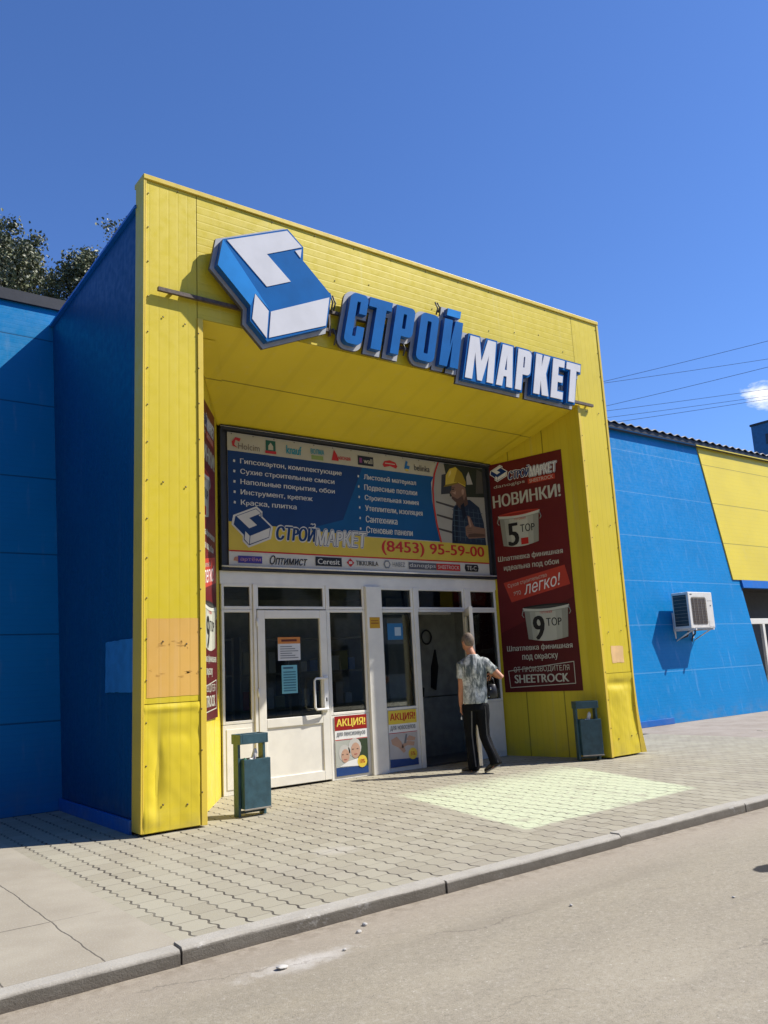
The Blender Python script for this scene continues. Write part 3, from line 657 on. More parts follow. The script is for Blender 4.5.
for a, b, pr in ((XB + .002, XB + .048, .02), (XC + .002, XC + .028, .01), (XD + .002, XE - .002, .05), (XF + .002, XF + .088, .012), (XG + .002, XG + .108, .012)):
    part(MB().box(a, b, YF - pr, YF + 0.075, 0.0, TZ1, 'white_upvc'), 'mullion', bevel=0.006)
# the closed left leaf
def leaf(L_, hinge_right=False):
    """door leaf in local coords: hinge edge at x=0, outer face y=0"""
    return
DX0, DX1, DZ1 = XB + 0.06, XC - 0.008, 2.385
d = frame(DX0, DX1, 0.03, DZ1, 0.115, 'door', 0.055, YF - 0.022, 0.13)
d.box(DX0 + 0.115, DX1 - 0.115, YF - 0.022, YF + 0.033, 0.80, 0.92, 'white_upvc')
door = d.build('door', B, bevel=0.007); door['label'] = 'closed white glazed door leaf'
MB().box(DX0 + 0.11, DX1 - 0.11, YF + 0.012, YF + 0.024, 0.915, DZ1 - 0.11, 'glass').build('pane', door)
MB().box(DX0 + 0.112, DX1 - 0.112, YF - 0.002, YF + 0.02, 0.155, 0.803, 'white_upvc').build('lower_panel', door)
hb = MB(); hx = DX1 - 0.06
hb.tube([(hx, YF - 0.02, 1.42), (hx, YF - 0.085, 1.42), (hx - 0.20, YF - 0.10, 1.42), (hx - 0.225, YF - 0.10, 1.39), (hx - 0.225, YF - 0.10, 1.03), (hx - 0.20, YF - 0.10, 0.995), (hx, YF - 0.085, 0.995), (hx, YF - 0.02, 0.995)], 0.016, 'handle_white', 10)
hb.box(hx - 0.035, hx + 0.035, YF - 0.05, YF - 0.021, 0.97, 1.45, 'handle_white').box(hx - 0.008, hx + 0.008, YF - 0.054, YF - 0.049, 1.1, 1.15, 'grey_seal')
hb.build('handle', door)
for z in (2.16, 1.22, 0.3):
    MB().tube([(DX0 - 0.01, YF - 0.035, z), (DX0 - 0.01, YF - 0.035, z + 0.11)], 0.014, 'handle_white', 10).build('hinge', door)
# the open right leaf, swung outwards
import bpy as _b
hxp, hyp = XG - 0.02, YF - 0.03
ang = R(-128)                                   # leaf direction from the hinge
LX = Matrix.Translation((hxp, hyp, 0)) @ Matrix.Rotation(ang, 4, 'Z')
d = MB(LX); LW = 0.98
for x0, x1, z0, z1 in ((0, .1, .03, DZ1), (LW - .1, LW, .03, DZ1), (.1, LW - .1, .03, .15), (.1, LW - .1, DZ1 - .11, DZ1), (.1, LW - .1, .80, .92)):
    d.box(x0, x1, -0.028, 0.028, z0, z1, 'white_upvc')
odoor = d.build('door', B, bevel=0.006); odoor['label'] = 'white glazed door leaf swung open outwards'
MB(LX).box(.095, LW - .095, -0.006, 0.006, 0.915, DZ1 - .105, 'glass').build('pane', odoor)
MB(LX).box(.098, LW - .098, -0.016, 0.016, 0.145, 0.805, 'white_upvc').build('lower_panel', odoor)
MB(LX).tube([(LW - .05, .03, 1.42), (LW - .05, .1, 1.42), (LW - .05, .1, 1.0), (LW - .05, .03, 1.0)], 0.015, 'handle_white', 8).build('handle', odoor)
part(MB().box(XF + .09, XG, YF + 0.005, YF + 0.06, 0.0, 0.02, 'grey_seal').box(XF + .09, XG, YF - .002, YF + .06, TZ0 - .035, TZ0 - .003, 'white_upvc'), 'threshold')
# inner glazed partition seen through the doorway
ip = MB()
PY = 3.0
ip.box(5.6, 7.0, PY, PY + 0.05, 1.0, 2.7, 'interior_wall').box(5.6, 7.0, PY - .02, PY + 0.05, 0, 0.98, 'interior_wall').box(5.42, 5.6, PY - .03, PY + .06, 0, 2.7, 'interior_wall')
part(ip, 'inner_partition')
# shelving with stock, added behind the panes to keep the glass dark
for x0_, x1_ in ((1.85, 2.75), (2.85, 3.75), (3.9, 5.2)):
    sf = thing('added_shelving', {1.85: 'added dim shelf rack behind the left side pane', 2.85: 'added dim shelf rack behind the closed door leaf', 3.9: 'added dim shelf rack behind the panes by the white post'}[x0_], 'shelf', ((x0_ + x1_) / 2, 3.6, 0), 'added shelf racks inside the shop')
    fr_ = MB()
    for x in (x0_, x1_ - .04): fr_.box(x, x + .04, 3.4, 3.8, 0, 2.1, 'ac_grille')
    fr_.build('added_uprights', sf)
    for k_, z in enumerate((.35, .95, 1.5, 2.05)):
        MB().box(x0_ + .04, x1_ - .04, 3.4, 3.8, z, z + .03, 'ac_grille').build('shelf', sf)  # shelf boards of the added rack
        if k_ < 3:
            st_ = MB(); xx = x0_ + .07
            while xx < x1_ - .2:
                ww = random.uniform(.08, .18); hh = random.uniform(.16, .38); st_.box(xx, xx + ww, 3.43, 3.7, z + .031, z + .031 + hh, random.choice((ink(.4, .36, .25), ink(.08, .16, .4), ink(.35, .06, .05), ink(.5, .5, .5), ink(.3, .28, .1)))); xx += ww + random.uniform(.01, .07)
            st_.build('added_stock', sf)
part(MB().box(XF - 0.1, XG + .3, 2.5, 2.56, 2.38, 2.44, 'white_upvc'), 'inner_door_head')

# ------------------------------------------------------------------ hanging garden tools on the inner partition (dark shapes)
PZ = PY - 0.01
tl = thing('long_shears', 'dark long handled shears hanging on the grey wall inside the doorway', 'tool', (5.95, PZ, 1.5), 'tools hung on the inner wall')
MB().prism([(5.83, 1.2), (5.88, 1.2), (5.98, 2.1), (5.94, 2.12)], PZ - 0.03, PZ, 'bag_black').build('handle', tl)
MB().prism([(6.10, 1.2), (6.05, 1.2), (5.93, 2.0), (5.96, 2.12)], PZ - 0.05, PZ - 0.032, 'bag_black').build('handle', tl)
cl = MB(); cl.tube([(6.28 + 0.11 * math.cos(a * .35), PZ - 0.02, 2.02 + 0.12 * math.sin(a * .35)) for a in range(19)], 0.015, 'interior_dark', 8)
tag(cl.build('hose_coil'), 'small dark coil of hose hanging inside the doorway', 'hose', 'tools hung on the inner wall')
tag(MB().prism([(6.33, 1.15), (6.42, 1.1), (6.5, 1.5), (6.46, 1.8), (6.36, 1.5)], PZ - 0.04, PZ, 'bag_black').build('trowel'), 'dark trowel hanging on the inner wall behind the man', 'tool', 'tools hung on the inner wall')
tag(MB().prism([(6.02, 1.0), (6.1, 1.0), (6.12, 1.15), (6.0, 1.2), (5.98, 1.1)], PZ - 0.08, PZ - 0.052, 'bag_black').build('hand_brush'), 'small dark brush hanging low on the inner wall', 'tool', 'tools hung on the inner wall')

# ------------------------------------------------------------------ flat prints
def plane_xf(p0, p1):
    """u runs from p0 to p1 (on the ground), w is up, -y is the side facing the street"""
    u = Vector((p1[0] - p0[0], p1[1] - p0[1], 0)).normalized(); nn = Vector((0, 0, 1)).cross(u)
    return Matrix(((u.x, nn.x, 0, p0[0]), (u.y, nn.y, 0, p0[1]), (0, 0, 1, 0), (0, 0, 0, 1)))
WH, BK, RD = ink(0.80, 0.79, 0.74), ink(0.02, 0.02, 0.02), ink(0.50, 0.025, 0.02)
NAVY, MIDB = ink(0.006, 0.035, 0.16), ink(0.004, 0.10, 0.30)
CREAM, YINK, TEAL, GREY = ink(0.62, 0.56, 0.38), ink(0.75, 0.55, 0.06), ink(0.01, 0.25, 0.30), ink(0.20, 0.21, 0.22)
LOGO = dict(out=[(0.8, 6.46), (1.67, 6.85), (1.89, 6.67), (1.88, 6.49), (2.28, 6.13), (2.19, 5.68), (1.35, 5.32), (1.13, 5.53), (1.14, 5.72), (0.73, 6.12)],
            L=[(0.85, 6.46), (1.66, 6.82), (1.865, 6.66), (1.37, 6.43), (1.69, 6.16), (1.36, 6.01)], tri=[(1.765, 6.585), (1.86, 6.63), (1.84, 6.51)],
            side=[(0.80, 6.46), (1.395, 5.72), (1.205, 5.885), (1.14, 5.72), (0.73, 6.12)],
            b1=[(1.20, 5.88), (1.375, 5.705), (1.34, 5.36), (1.155, 5.56)], b2=[(1.405, 5.705), (2.245, 6.09), (2.175, 5.70), (1.37, 5.37)])
def logo_map(x0, z0, w, h):
    return lambda pts: [(x0 + (p[0] - 0.73) / 1.55 * w, z0 + (p[1] - 5.32) / 1.53 * h) for p in pts]
def small_logo(m, x0, z0, w, h, d, light=False):
    f = logo_map(x0, z0, w, h); c = [sum(p[0] for p in LOGO['out']) / 10, sum(p[1] for p in LOGO['out']) / 10]
    m.pr(f([(c[0] + (p[0] - c[0]) * 1.12, c[1] + (p[1] - c[1]) * 1.12) for p in LOGO['out']]), WH, d)
    m.pr(f(LOGO['out']), NAVY, d + .0015)
    m.pr(f(LOGO['L']), WH, d + .003); m.pr(f(LOGO['b1']), WH, d + .003); m.pr(f(LOGO['b2']), WH, d + .003); m.pr(f(LOGO['tri']), WH, d + .003)
    m.pr(f([(1.42, 6.42), (1.72, 6.18), (2.2, 6.1), (1.80, 6.50)]), NAVY, d + .0045)

def name_logo(m, x0, x1, xm, z0, z1, dz, d):
    """the shop's name: blue slanted first half, pale outlined second half"""
    za_, zb_ = z0 - dz - .02, z1 - dz - (z1 - z0) * .18
    m.txt('СТРОЙ', x0, xm, z0, z1, WH, d, shear=.2, off=.16); m.txt('СТРОЙ', x0, xm, z0, z1, NAVY, d + .0015, shear=.2, off=.05)
    m.txt('МАРКЕТ', xm - .02, x1, za_, zb_, WH, d + .002, shear=.2, off=.2); m.txt('МАРКЕТ', xm - .02, x1, za_, zb_, NAVY, d + .0035, shear=.2, off=.1)
    m.txt('МАРКЕТ', xm - .02, x1, za_, zb_, WH, d + .005, shear=.2, off=.03)

# --- long banner over the doors
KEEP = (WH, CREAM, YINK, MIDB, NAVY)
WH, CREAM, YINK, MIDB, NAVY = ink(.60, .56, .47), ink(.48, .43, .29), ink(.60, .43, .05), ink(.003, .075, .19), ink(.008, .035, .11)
BX = thing('entrance_banner', 'wide blue and yellow advertising banner stretched over the entrance doors', 'banner', (4.35, DB, 2.9))
Y0 = DB
fm = MB(); a0, a1, b0, b1 = 1.765, 6.97, 2.925, 4.95
fm.box(a0, a1, Y0 - 0.07, Y0 + 0.045, b1 - 0.06, b1, 'dark_fascia').box(a0, a1, Y0 - 0.05, Y0 + 0.045, b0, b0 + 0.03, 'dark_fascia').box(a0, a0 + .035, Y0 - .05, Y0 + .045, b0 + .03, b1 - .06, 'dark_fascia').box(a1 - .07, a1, Y0 - .05, Y0 + .045, b0 + .03, b1 - .06, 'dark_fascia')
fm.build('frame', BX, bevel=0.004)
MB().box(a0 + .036, a1 - .071, Y0 + 0.02, Y0 + 0.044, b0 + .031, b1 - .061, 'interior_dark').build('backing_board', BX)
MB().tube([(a0, Y0 - .055, b1 - .02), (a1, Y0 - .055, b1 - .02)], 0.016, 'ac_white', 8).tube([(a0, Y0 - .04, b0 + .05), (a1, Y0 - .04, b0 + .05)], 0.014, 'ac_white', 8).build('rail', BX)
xf = Matrix.Translation((0, Y0, 0))
bd = MB(xf); X0, X1 = 1.895, 6.80
bd.box(X0, X1, -0.004, 0.004, 2.965, 4.875, WH)
bd.pr([(X0, 3.52), (5.72, 3.52), (5.64, 3.9), (5.60, 4.2), (5.60, 4.5), (5.66, 4.61), (X0, 4.61)], MIDB, .006)
bd.pr([(X0, 3.30), (X0, 4.607), (4.2, 4.607), (3.8, 3.75), (2.2, 3.30)], NAVY, .0075)
bd.pr([(X0, 4.61), (5.66, 4.61), (5.74, 4.868), (X0, 4.868)], CREAM, .006)
bd.pr([(X0, 3.20), (X1, 3.20), (X1, 3.51), (4.3, 3.51), (X0, 3.60)], YINK, .009)
bd.pr([(X0, 3.185), (X1, 3.185), (X1, 3.205), (X0, 3.205)], RD, .0105)
bd.build('vinyl_sheet', BX)
pic = MB(xf)                                  # photograph of a builder
LB = ink(0.35, 0.32, 0.25)
arc = [(5.72, 3.505), (5.65, 3.8), (5.61, 4.1), (5.61, 4.4), (5.66, 4.65), (5.76, 4.868)]
pic.pr(arc + [(6.795, 4.868), (6.795, 3.505)], LB, .008)
pic.pr([(6.0, 4.3), (6.795, 4.35), (6.795, 4.868), (5.9, 4.868)], ink(0.03, 0.035, 0.02), .0095)
for z in (3.75, 3.98, 4.2): pic.pr([(5.68, z), (6.1, z - .06), (6.1, z - .1), (5.68, z - .03)], ink(0.06, 0.05, 0.04), .0095)
pic.pr([(5.80, 4.32), (6.05, 4.36), (6.05, 4.72), (5.84, 4.66)], ink(0.04, 0.04, 0.04), .0098)
pic.pr([(5.98, 3.505), (6.0, 3.8), (6.06, 4.12), (6.22, 4.26), (6.45, 4.28), (6.66, 4.16), (6.74, 3.9), (6.76, 3.505)], ink(0.018, 0.03, 0.05), .011)
for i in range(6):
    pic.pr([(6.04 + .12 * i, 3.55), (6.055 + .12 * i, 3.55), (6.075 + .11 * i, 4.12), (6.06 + .11 * i, 4.12)], ink(0.05, 0.08, 0.10), .0125)
    pic.pr([(6.02, 3.62 + .09 * i), (6.72, 3.60 + .09 * i), (6.72, 3.612 + .09 * i), (6.02, 3.632 + .09 * i)], ink(0.05, 0.08, 0.10), .0130)
SK, SKD, SKL = ink(0.24, 0.13, 0.08), ink(0.10, 0.055, 0.035), ink(0.42, 0.26, 0.17)
pic.pr([(6.14, 4.30), (6.12, 4.16), (6.24, 4.10), (6.40, 4.20), (6.38, 4.36)], SKD, .0115)                                  # neck in shade
pic.pr([(6.10, 4.22), (6.03, 4.27), (6.035, 4.33), (6.00, 4.37), (6.04, 4.42), (6.05, 4.50), (6.22, 4.56), (6.36, 4.48), (6.37, 4.36), (6.31, 4.25), (6.20, 4.19)], SK, .0125)
pic.pr([(6.10, 4.22), (6.03, 4.27), (6.05, 4.31), (6.16, 4.27), (6.28, 4.34), (6.31, 4.25), (6.20, 4.19)], SKD, .0135)     # stubbled jaw
pic.pr([(6.045, 4.435), (6.10, 4.445), (6.10, 4.425), (6.05, 4.42)], BK, .0138); pic.pr([(6.05, 4.46), (6.12, 4.475), (6.12, 4.462), (6.05, 4.45)], SKD, .0138)
pic.pr([(6.27, 4.36), (6.31, 4.36), (6.33, 4.44), (6.29, 4.46), (6.265, 4.42)], SKL, .0138)                                  # ear
pic.pr([(6.04, 4.38), (6.09, 4.38), (6.14, 4.41), (6.12, 4.34)], SKL, .0136)                                                # lit cheek
pic.pr([(5.90, 4.46), (5.93, 4.66), (6.02, 4.78), (6.16, 4.83), (6.30, 4.74), (6.38, 4.58), (6.36, 4.50), (6.2, 4.56), (6.04, 4.51)], YINK, .0145)
pic.pr([(6.10, 4.56), (6.20, 4.57), (6.36, 4.52), (6.38, 4.58), (6.30, 4.74), (6.20, 4.80)], ink(.34, .23, .02), .0150)    # shaded half of the helmet
pic.pr([(5.86, 4.45), (5.90, 4.49), (6.06, 4.53), (6.20, 4.57), (6.2, 4.545), (6.04, 4.49)], ink(.22, .15, .02), .0155)
pic.pr([(5.98, 4.62), (6.0, 4.72), (6.06, 4.77), (6.05, 4.70)], ink(.7, .55, .15), .0155)
pic.pr([(6.40, 4.54), (6.54, 4.56), (6.46, 4.78), (6.40, 4.68)], ink(0.45, 0.42, 0.35), .0135); pic.pr([(6.6, 4.4), (6.78, 4.42), (6.78, 4.8), (6.66, 4.84)], ink(.09, .08, .06), .0105)
pic.pr([(6.30, 3.66), (6.36, 3.60), (6.76, 3.64), (6.76, 3.80), (6.50, 3.82), (6.42, 3.98), (6.36, 4.0), (6.38, 3.84), (6.30, 3.80)], SK, .0145)
pic.pr([(6.34, 3.62), (6.74, 3.655), (6.74, 3.70), (6.50, 3.70), (6.36, 3.68)], SKD, .0152); pic.pr([(6.37, 3.96), (6.40, 3.97), (6.44, 3.82), (6.40, 3.80)], SKL, .0152)
for i in range(3): pic.pr([(6.33, 3.70 + .033 * i), (6.44, 3.705 + .033 * i), (6.44, 3.711 + .033 * i), (6.33, 3.706 + .033 * i)], SKD, .0156)
pic.pr([(6.0, 3.52), (6.02, 3.8), (6.08, 4.1), (6.16, 4.18), (6.14, 3.9), (6.10, 3.52)], ink(.007, .012, .02), .0122); pic.pr([(6.22, 4.16), (6.30, 4.22), (6.34, 4.0), (6.26, 3.9)], ink(.008, .013, .022), .0134)
pic.pr([arc[i] for i in range(6)] + [(p[0] + .03, p[1]) for p in reversed(arc)], RD, .0165)
pic.build('builder_picture', BX)
lt = MB(xf); D = .012
for i, s_ in enumerate(('Гипсокартон, комплектующие', 'Сухие строительные смеси', 'Напольные покрытия, обои', 'Инструмент, крепеж', 'Краска, плитка')):
    z = 4.415 - i * .148; w = (1.72, 1.58, 1.58, 1.18, .9)[i]
    lt.txt(s_, 2.085, 2.085 + w, z, z + .095, WH, D, off=.03)
    lt.pr([(1.975, z + .035), (2.005, z + .03), (2.01, z + .065), (1.98, z + .07)], WH, D)
for i, s_ in enumerate(('Листовой материал', 'Подвесные потолки', 'Строительная химия', 'Утеплители, изоляция', 'Сантехника', 'Стеновые панели')):
    z = 4.41 - i * .165; w = (1.05, 1.06, 1.08, 1.15, .62, .92)[i]
    lt.txt(s_, 4.22, 4.22 + w, z - .01, z + .095, WH, D, off=.03)
    lt.pr([(4.10, z + .035), (4.125, z + .03), (4.13, z + .065), (4.105, z + .07)], WH, D)
lt.txt('(8453) 95-59-00', 4.50, 6.70, 3.245, 3.475, RD, D, off=.04)
name_logo(lt, 2.63, 4.22, 3.31, 3.38, 3.64, .02, D)
# suppliers along the top
lt.txt('Holcim', 2.06, 2.40, 4.645, 4.735, ink(.16, .12, .07), D); lt.pr([(1.96, 4.74), (2.02, 4.81), (2.1, 4.80), (2.08, 4.75), (2.02, 4.77), (2.0, 4.70), (2.05, 4.66), (1.97, 4.68)], RD, D)
lt.pr([(2.50, 4.66), (2.66, 4.66), (2.66, 4.83), (2.50, 4.83)], ink(.02, .10, .05), D); lt.pr([(2.54, 4.69), (2.62, 4.69), (2.62, 4.75), (2.58, 4.80), (2.54, 4.75)], CREAM, D + .0015); lt.pr([(2.49, 4.635), (2.67, 4.635), (2.67, 4.675), (2.49, 4.675)], RD, D + .0015)
lt.txt('knauf', 2.84, 3.10, 4.67, 4.80, TEAL, D, off=.03)
lt.txt('ВОЛМА', 3.26, 3.50, 4.72, 4.80, TEAL, D, off=.03); lt.pr([(3.27, 4.635), (3.48, 4.635), (3.48, 4.70), (3.27, 4.70)], ink(.25, .32, .08), D)
lt.pr([(3.63, 4.66), (3.68, 4.83), (3.73, 4.76), (3.76, 4.66)], RD, D); lt.txt('Красная', 3.70, 3.98, 4.665, 4.755, RD, D + .0015, off=.02)
lt.pr([(4.12, 4.645), (4.42, 4.645), (4.42, 4.795), (4.12, 4.795)], BK, D); lt.txt('wall', 4.23, 4.40, 4.68, 4.76, CREAM, D + .0015, off=.03); lt.pr([(4.15, 4.68), (4.2, 4.68), (4.2, 4.76), (4.15, 4.76)], ink(.25, .05, .15), D + .0015)
lt.pr([(4.60, 4.70), (4.64, 4.76), (4.75, 4.785), (4.86, 4.76), (4.90, 4.70), (4.87, 4.66), (4.75, 4.69), (4.63, 4.66)], RD, D); lt.pr([(4.65, 4.72), (4.85, 4.72), (4.85, 4.735), (4.65, 4.735)], CREAM, D + .0015)
lt.pr([(5.04, 4.68), (5.08, 4.82), (5.12, 4.80), (5.10, 4.74), (5.16, 4.73), (5.14, 4.68)], ink(.02, .14, .32), D); lt.pr([(5.06, 4.645), (5.13, 4.645), (5.12, 4.68), (5.07, 4.68)], YINK, D)
lt.txt('belinka', 5.25, 5.58, 4.675, 4.775, BK, D, off=.01)
# suppliers along the bottom
lt.pr([(2.03, 3.03), (2.40, 3.03), (2.40, 3.13), (2.03, 3.13)], ink(.06, .04, .22), D); lt.txt('артём', 2.06, 2.38, 3.045, 3.115, ink(.4, .2, .25), D + .0015, off=.03); lt.pr([(1.96, 3.06), (2.06, 3.05), (2.06, 3.12), (1.98, 3.11)], ink(.45, .2, .12), D - .001)
lt.txt('Оптимист', 2.52, 3.14, 3.025, 3.155, BK, D, shear=.3, off=.02)
lt.pr([(3.28, 3.035), (3.74, 3.035), (3.74, 3.165), (3.28, 3.165)], BK, D); lt.txt('Ceresit', 3.315, 3.705, 3.06, 3.14, WH, D + .0015, off=.04)
lt.pr([(3.83, 3.10), (3.90, 3.165), (3.97, 3.10), (3.90, 3.035)], RD, D); lt.pr([(3.87, 3.08), (3.93, 3.08), (3.93, 3.12), (3.87, 3.12)], WH, D + .0015); lt.txt('TIKKURILA', 4.0, 4.42, 3.065, 3.135, BK, D, off=.015)
lt.pr([(4.52 + .07 + .07 * math.cos(a * math.pi / 3), 3.10 + .07 * math.sin(a * math.pi / 3)) for a in range(6)], GREY, D); lt.pr([(4.52 + .07 + .045 * math.cos(a * math.pi / 3), 3.10 + .045 * math.sin(a * math.pi / 3)) for a in range(6)], WH, D + .0015)
lt.txt('HABEZ', 4.70, 4.95, 3.07, 3.14, GREY, D)
lt.pr([(5.02, 3.04), (5.60, 3.04), (5.60, 3.15), (5.02, 3.15)], ink(.10, .10, .11), D); lt.txt('danogips', 5.04, 5.58, 3.06, 3.135, WH, D + .0015); lt.pr([(5.60, 3.04), (6.12, 3.04), (6.12, 3.15), (5.60, 3.15)], RD, D); lt.txt('SHEETROCK', 5.63, 6.10, 3.065, 3.125, WH, D + .0015)
lt.pr([(6.24, 3.04), (6.52, 3.04), (6.54, 3.10), (6.52, 3.16), (6.24, 3.16), (6.22, 3.10)], BK, D); lt.txt('TE-C', 6.27, 6.49, 3.065, 3.135, WH, D + .0015)
lt.build('lettering', BX)
lg = MB(xf); small_logo(lg, 1.97, 3.28, .58, .53, .012); lg.build('block_emblem', BX)
ey = MB(xf)
for i in range(15):
    ey.ball((1.96 + i * .34, -.008, 4.855), (.009, .006, .009), 'rivet_steel', seg=8); ey.ball((1.96 + i * .34, -.008, 2.985), (.009, .006, .009), 'rivet_steel', seg=8)
ey.build('eyelets', BX)

WH, CREAM, YINK, MIDB, NAVY = KEEP
# --- tall red banners on the splayed walls
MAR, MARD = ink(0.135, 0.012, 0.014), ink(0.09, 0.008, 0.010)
STRIP, PAIL, PAILD = ink(0.48, 0.05, 0.03), ink(0.52, 0.52, 0.42), ink(0.30, 0.31, 0.25)
def red_banner(label, p0, p1, flip):
    xf = plane_xf(p0, p1); mid = xf @ Vector((0.75, 0, 1.0))
    o = thing('side_banner', label, 'banner', (mid.x, mid.y, 1.0), 'tall red banners on the splayed walls')
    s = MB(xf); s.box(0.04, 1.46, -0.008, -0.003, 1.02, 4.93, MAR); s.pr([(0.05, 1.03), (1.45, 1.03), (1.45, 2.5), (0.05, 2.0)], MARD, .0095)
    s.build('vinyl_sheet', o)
    m = MB(xf); D = .012
    name_logo(m, .43, 1.36, .86, 4.60, 4.78, .0, D)
    m.txt('danogips', .12, .74, 4.48, 4.55, PAIL, D); m.pr([(.80, 4.46), (1.31, 4.46), (1.31, 4.55), (.80, 4.55)], STRIP, D); m.txt('SHEETROCK', .83, 1.28, 4.475, 4.535, PAIL, D + .0015)
    m.txt('НОВИНКИ!', .08, 1.39, 4.15, 4.37, PAIL, D, off=.045)
    m.txt('Шпатлевка финишная', .10, 1.33, 3.19, 3.30, PAIL, D, off=.025); m.txt('идеальна под обои', .20, 1.24, 3.03, 3.14, PAIL, D, off=.025)
    m.pr([(.17, 2.84), (1.34, 3.02), (1.41, 2.70), (.30, 2.50)], STRIP, D)
    r_ = R(9); m.txt('Сухое строительство', .26, 1.02, 2.73, 2.81, PAIL, D + .002, rot=r_); m.txt('это', .36, .50, 2.60, 2.67, PAIL, D + .002, rot=r_); m.txt('легко!', .56, 1.28, 2.60, 2.80, WH, D + .002, shear=.4, rot=r_)
    m.txt('Шпатлевка финишная', .14, 1.35, 1.67, 1.78, PAIL, D, off=.025); m.txt('под окраску', .42, 1.08, 1.51, 1.62, PAIL, D, off=.025)
    m.txt('ОТ ПРОИЗВОДИТЕЛЯ', .24, 1.26, 1.325, 1.43, PAIL, D); m.txt('SHEETROCK', .24, 1.24, 1.165, 1.30, PAIL, D, off=.05)
    for q in ([(.15, 1.09), (1.35, 1.13), (1.35, 1.142), (.15, 1.102)], [(.13, 1.36), (1.34, 1.47), (1.34, 1.482), (.13, 1.372)], [(.15, 1.09), (.162, 1.09), (.142, 1.37), (.13, 1.37)], [(1.338, 1.13), (1.35, 1.13), (1.352, 1.48), (1.34, 1.48)]): m.pr(q, PAIL, D)
    m.build('lettering', o)
    g = MB(xf); small_logo(g, .08, 4.62, .32, .26, D); g.build('block_emblem', o)
    for (x0, x1, z0, z1, big, lid, seq) in ((.18, .96, 3.42, 4.04, '5', STRIP, 0), (.52, 1.34, 1.82, 2.43, '9', BK, 1)):
        b = MB(xf); w = x1 - x0; c = (x0 + x1) / 2
        bot = [(x0 + .05 + (w - .1) * i / 10, z0 + .05 - .045 * math.sin(math.pi * i / 10)) for i in range(11)]; topz = z1 - .08
        b.pr(bot + [(x1 - .01 - (w - .02) * i / 10, topz - .03 * math.sin(math.pi * i / 10)) for i in range(11)], PAIL, D)
        for k_, (fa, fb, cc_) in enumerate(((0, .12, .55), (.12, .25, .78), (.72, .86, .82), (.86, 1, .6))):
            col_ = ink(.52 * cc_, .52 * cc_, .42 * cc_); lx = lambda f, lo: (x0 + .05 + (w - .1) * f) if lo else (x0 + .01 + (w - .02) * f)
            sg = lambda f, lo: (z0 + .05 - .045 * math.sin(math.pi * f)) if lo else (topz - .03 * math.sin(math.pi * f))
            b.pr([(lx(f, 1), sg(f, 1)) for f in (fa, (fa + fb) / 2, fb)] + [(lx(f, 0), sg(f, 0)) for f in (fb, (fa + fb) / 2, fa)], col_, D + .001)
        rim = lambda dz: [(x0 - .015 + (w + .03) * i / 10, topz + dz - .032 * math.sin(math.pi * i / 10)) for i in range(11)]
        b.pr(rim(-.01) + rim(.035)[::-1], ink(.60, .60, .50), D + .002); b.pr(rim(-.022) + rim(-.01)[::-1], PAILD, D + .0015)
        b.pr([(p[0] * .96 + c * .04, p[1] + .03) for p in rim(.0)] + [(x1 + .0 - w * i / 10, z1 - .03 + .022 * math.sin(math.pi * i / 10)) for i in range(11)], lid, D + .0025)
        b.pr([(p[0] * .9 + c * .1, p[1] + .04) for p in rim(.0)] + [(x1 - .05 - (w - .1) * i / 10, z1 - .045 + .012 * math.sin(math.pi * i / 10)) for i in range(11)], ink(.30, .03, .02) if not seq else ink(.07, .07, .06), D + .003)
        b.txt(big, x0 + .15, x0 + .37, z0 + .03, z0 + .42, BK, D + .003, off=.05); b.txt('ТОР', x0 + .40, x0 + .68, z0 + .24, z0 + .37, BK, D + .003, off=.02)
        if not seq: b.pr([(x0 + .40, z0 + .03), (x0 + .54, z0 + .03), (x0 + .54, z0 + .14), (x0 + .40, z0 + .14)], RD, D + .003)
        b.txt('готовая', x0 + .3, x0 + .52, z1 - .16, z1 - .125, RD, D + .003)
        for sx in (x0 - .005, x1 + .005): b.tube([(sx, -D - .004, z1 - .07), (sx - .03 if sx < c else sx + .03, -D - .004, z1 - .16), (sx, -D - .004, z1 - .2)], .008, PAILD, 6)
        b.build('bucket_picture', o)
    return o
red_banner('tall red banner facing the man, on the shaded right splayed wall', (6.92, 1.81), (7.29 - .008, .27), 0)
red_banner('tall red banner on the left splayed wall, mostly hidden behind the yellow pillar', (0.698, .27), (1.77, 1.81), 1)

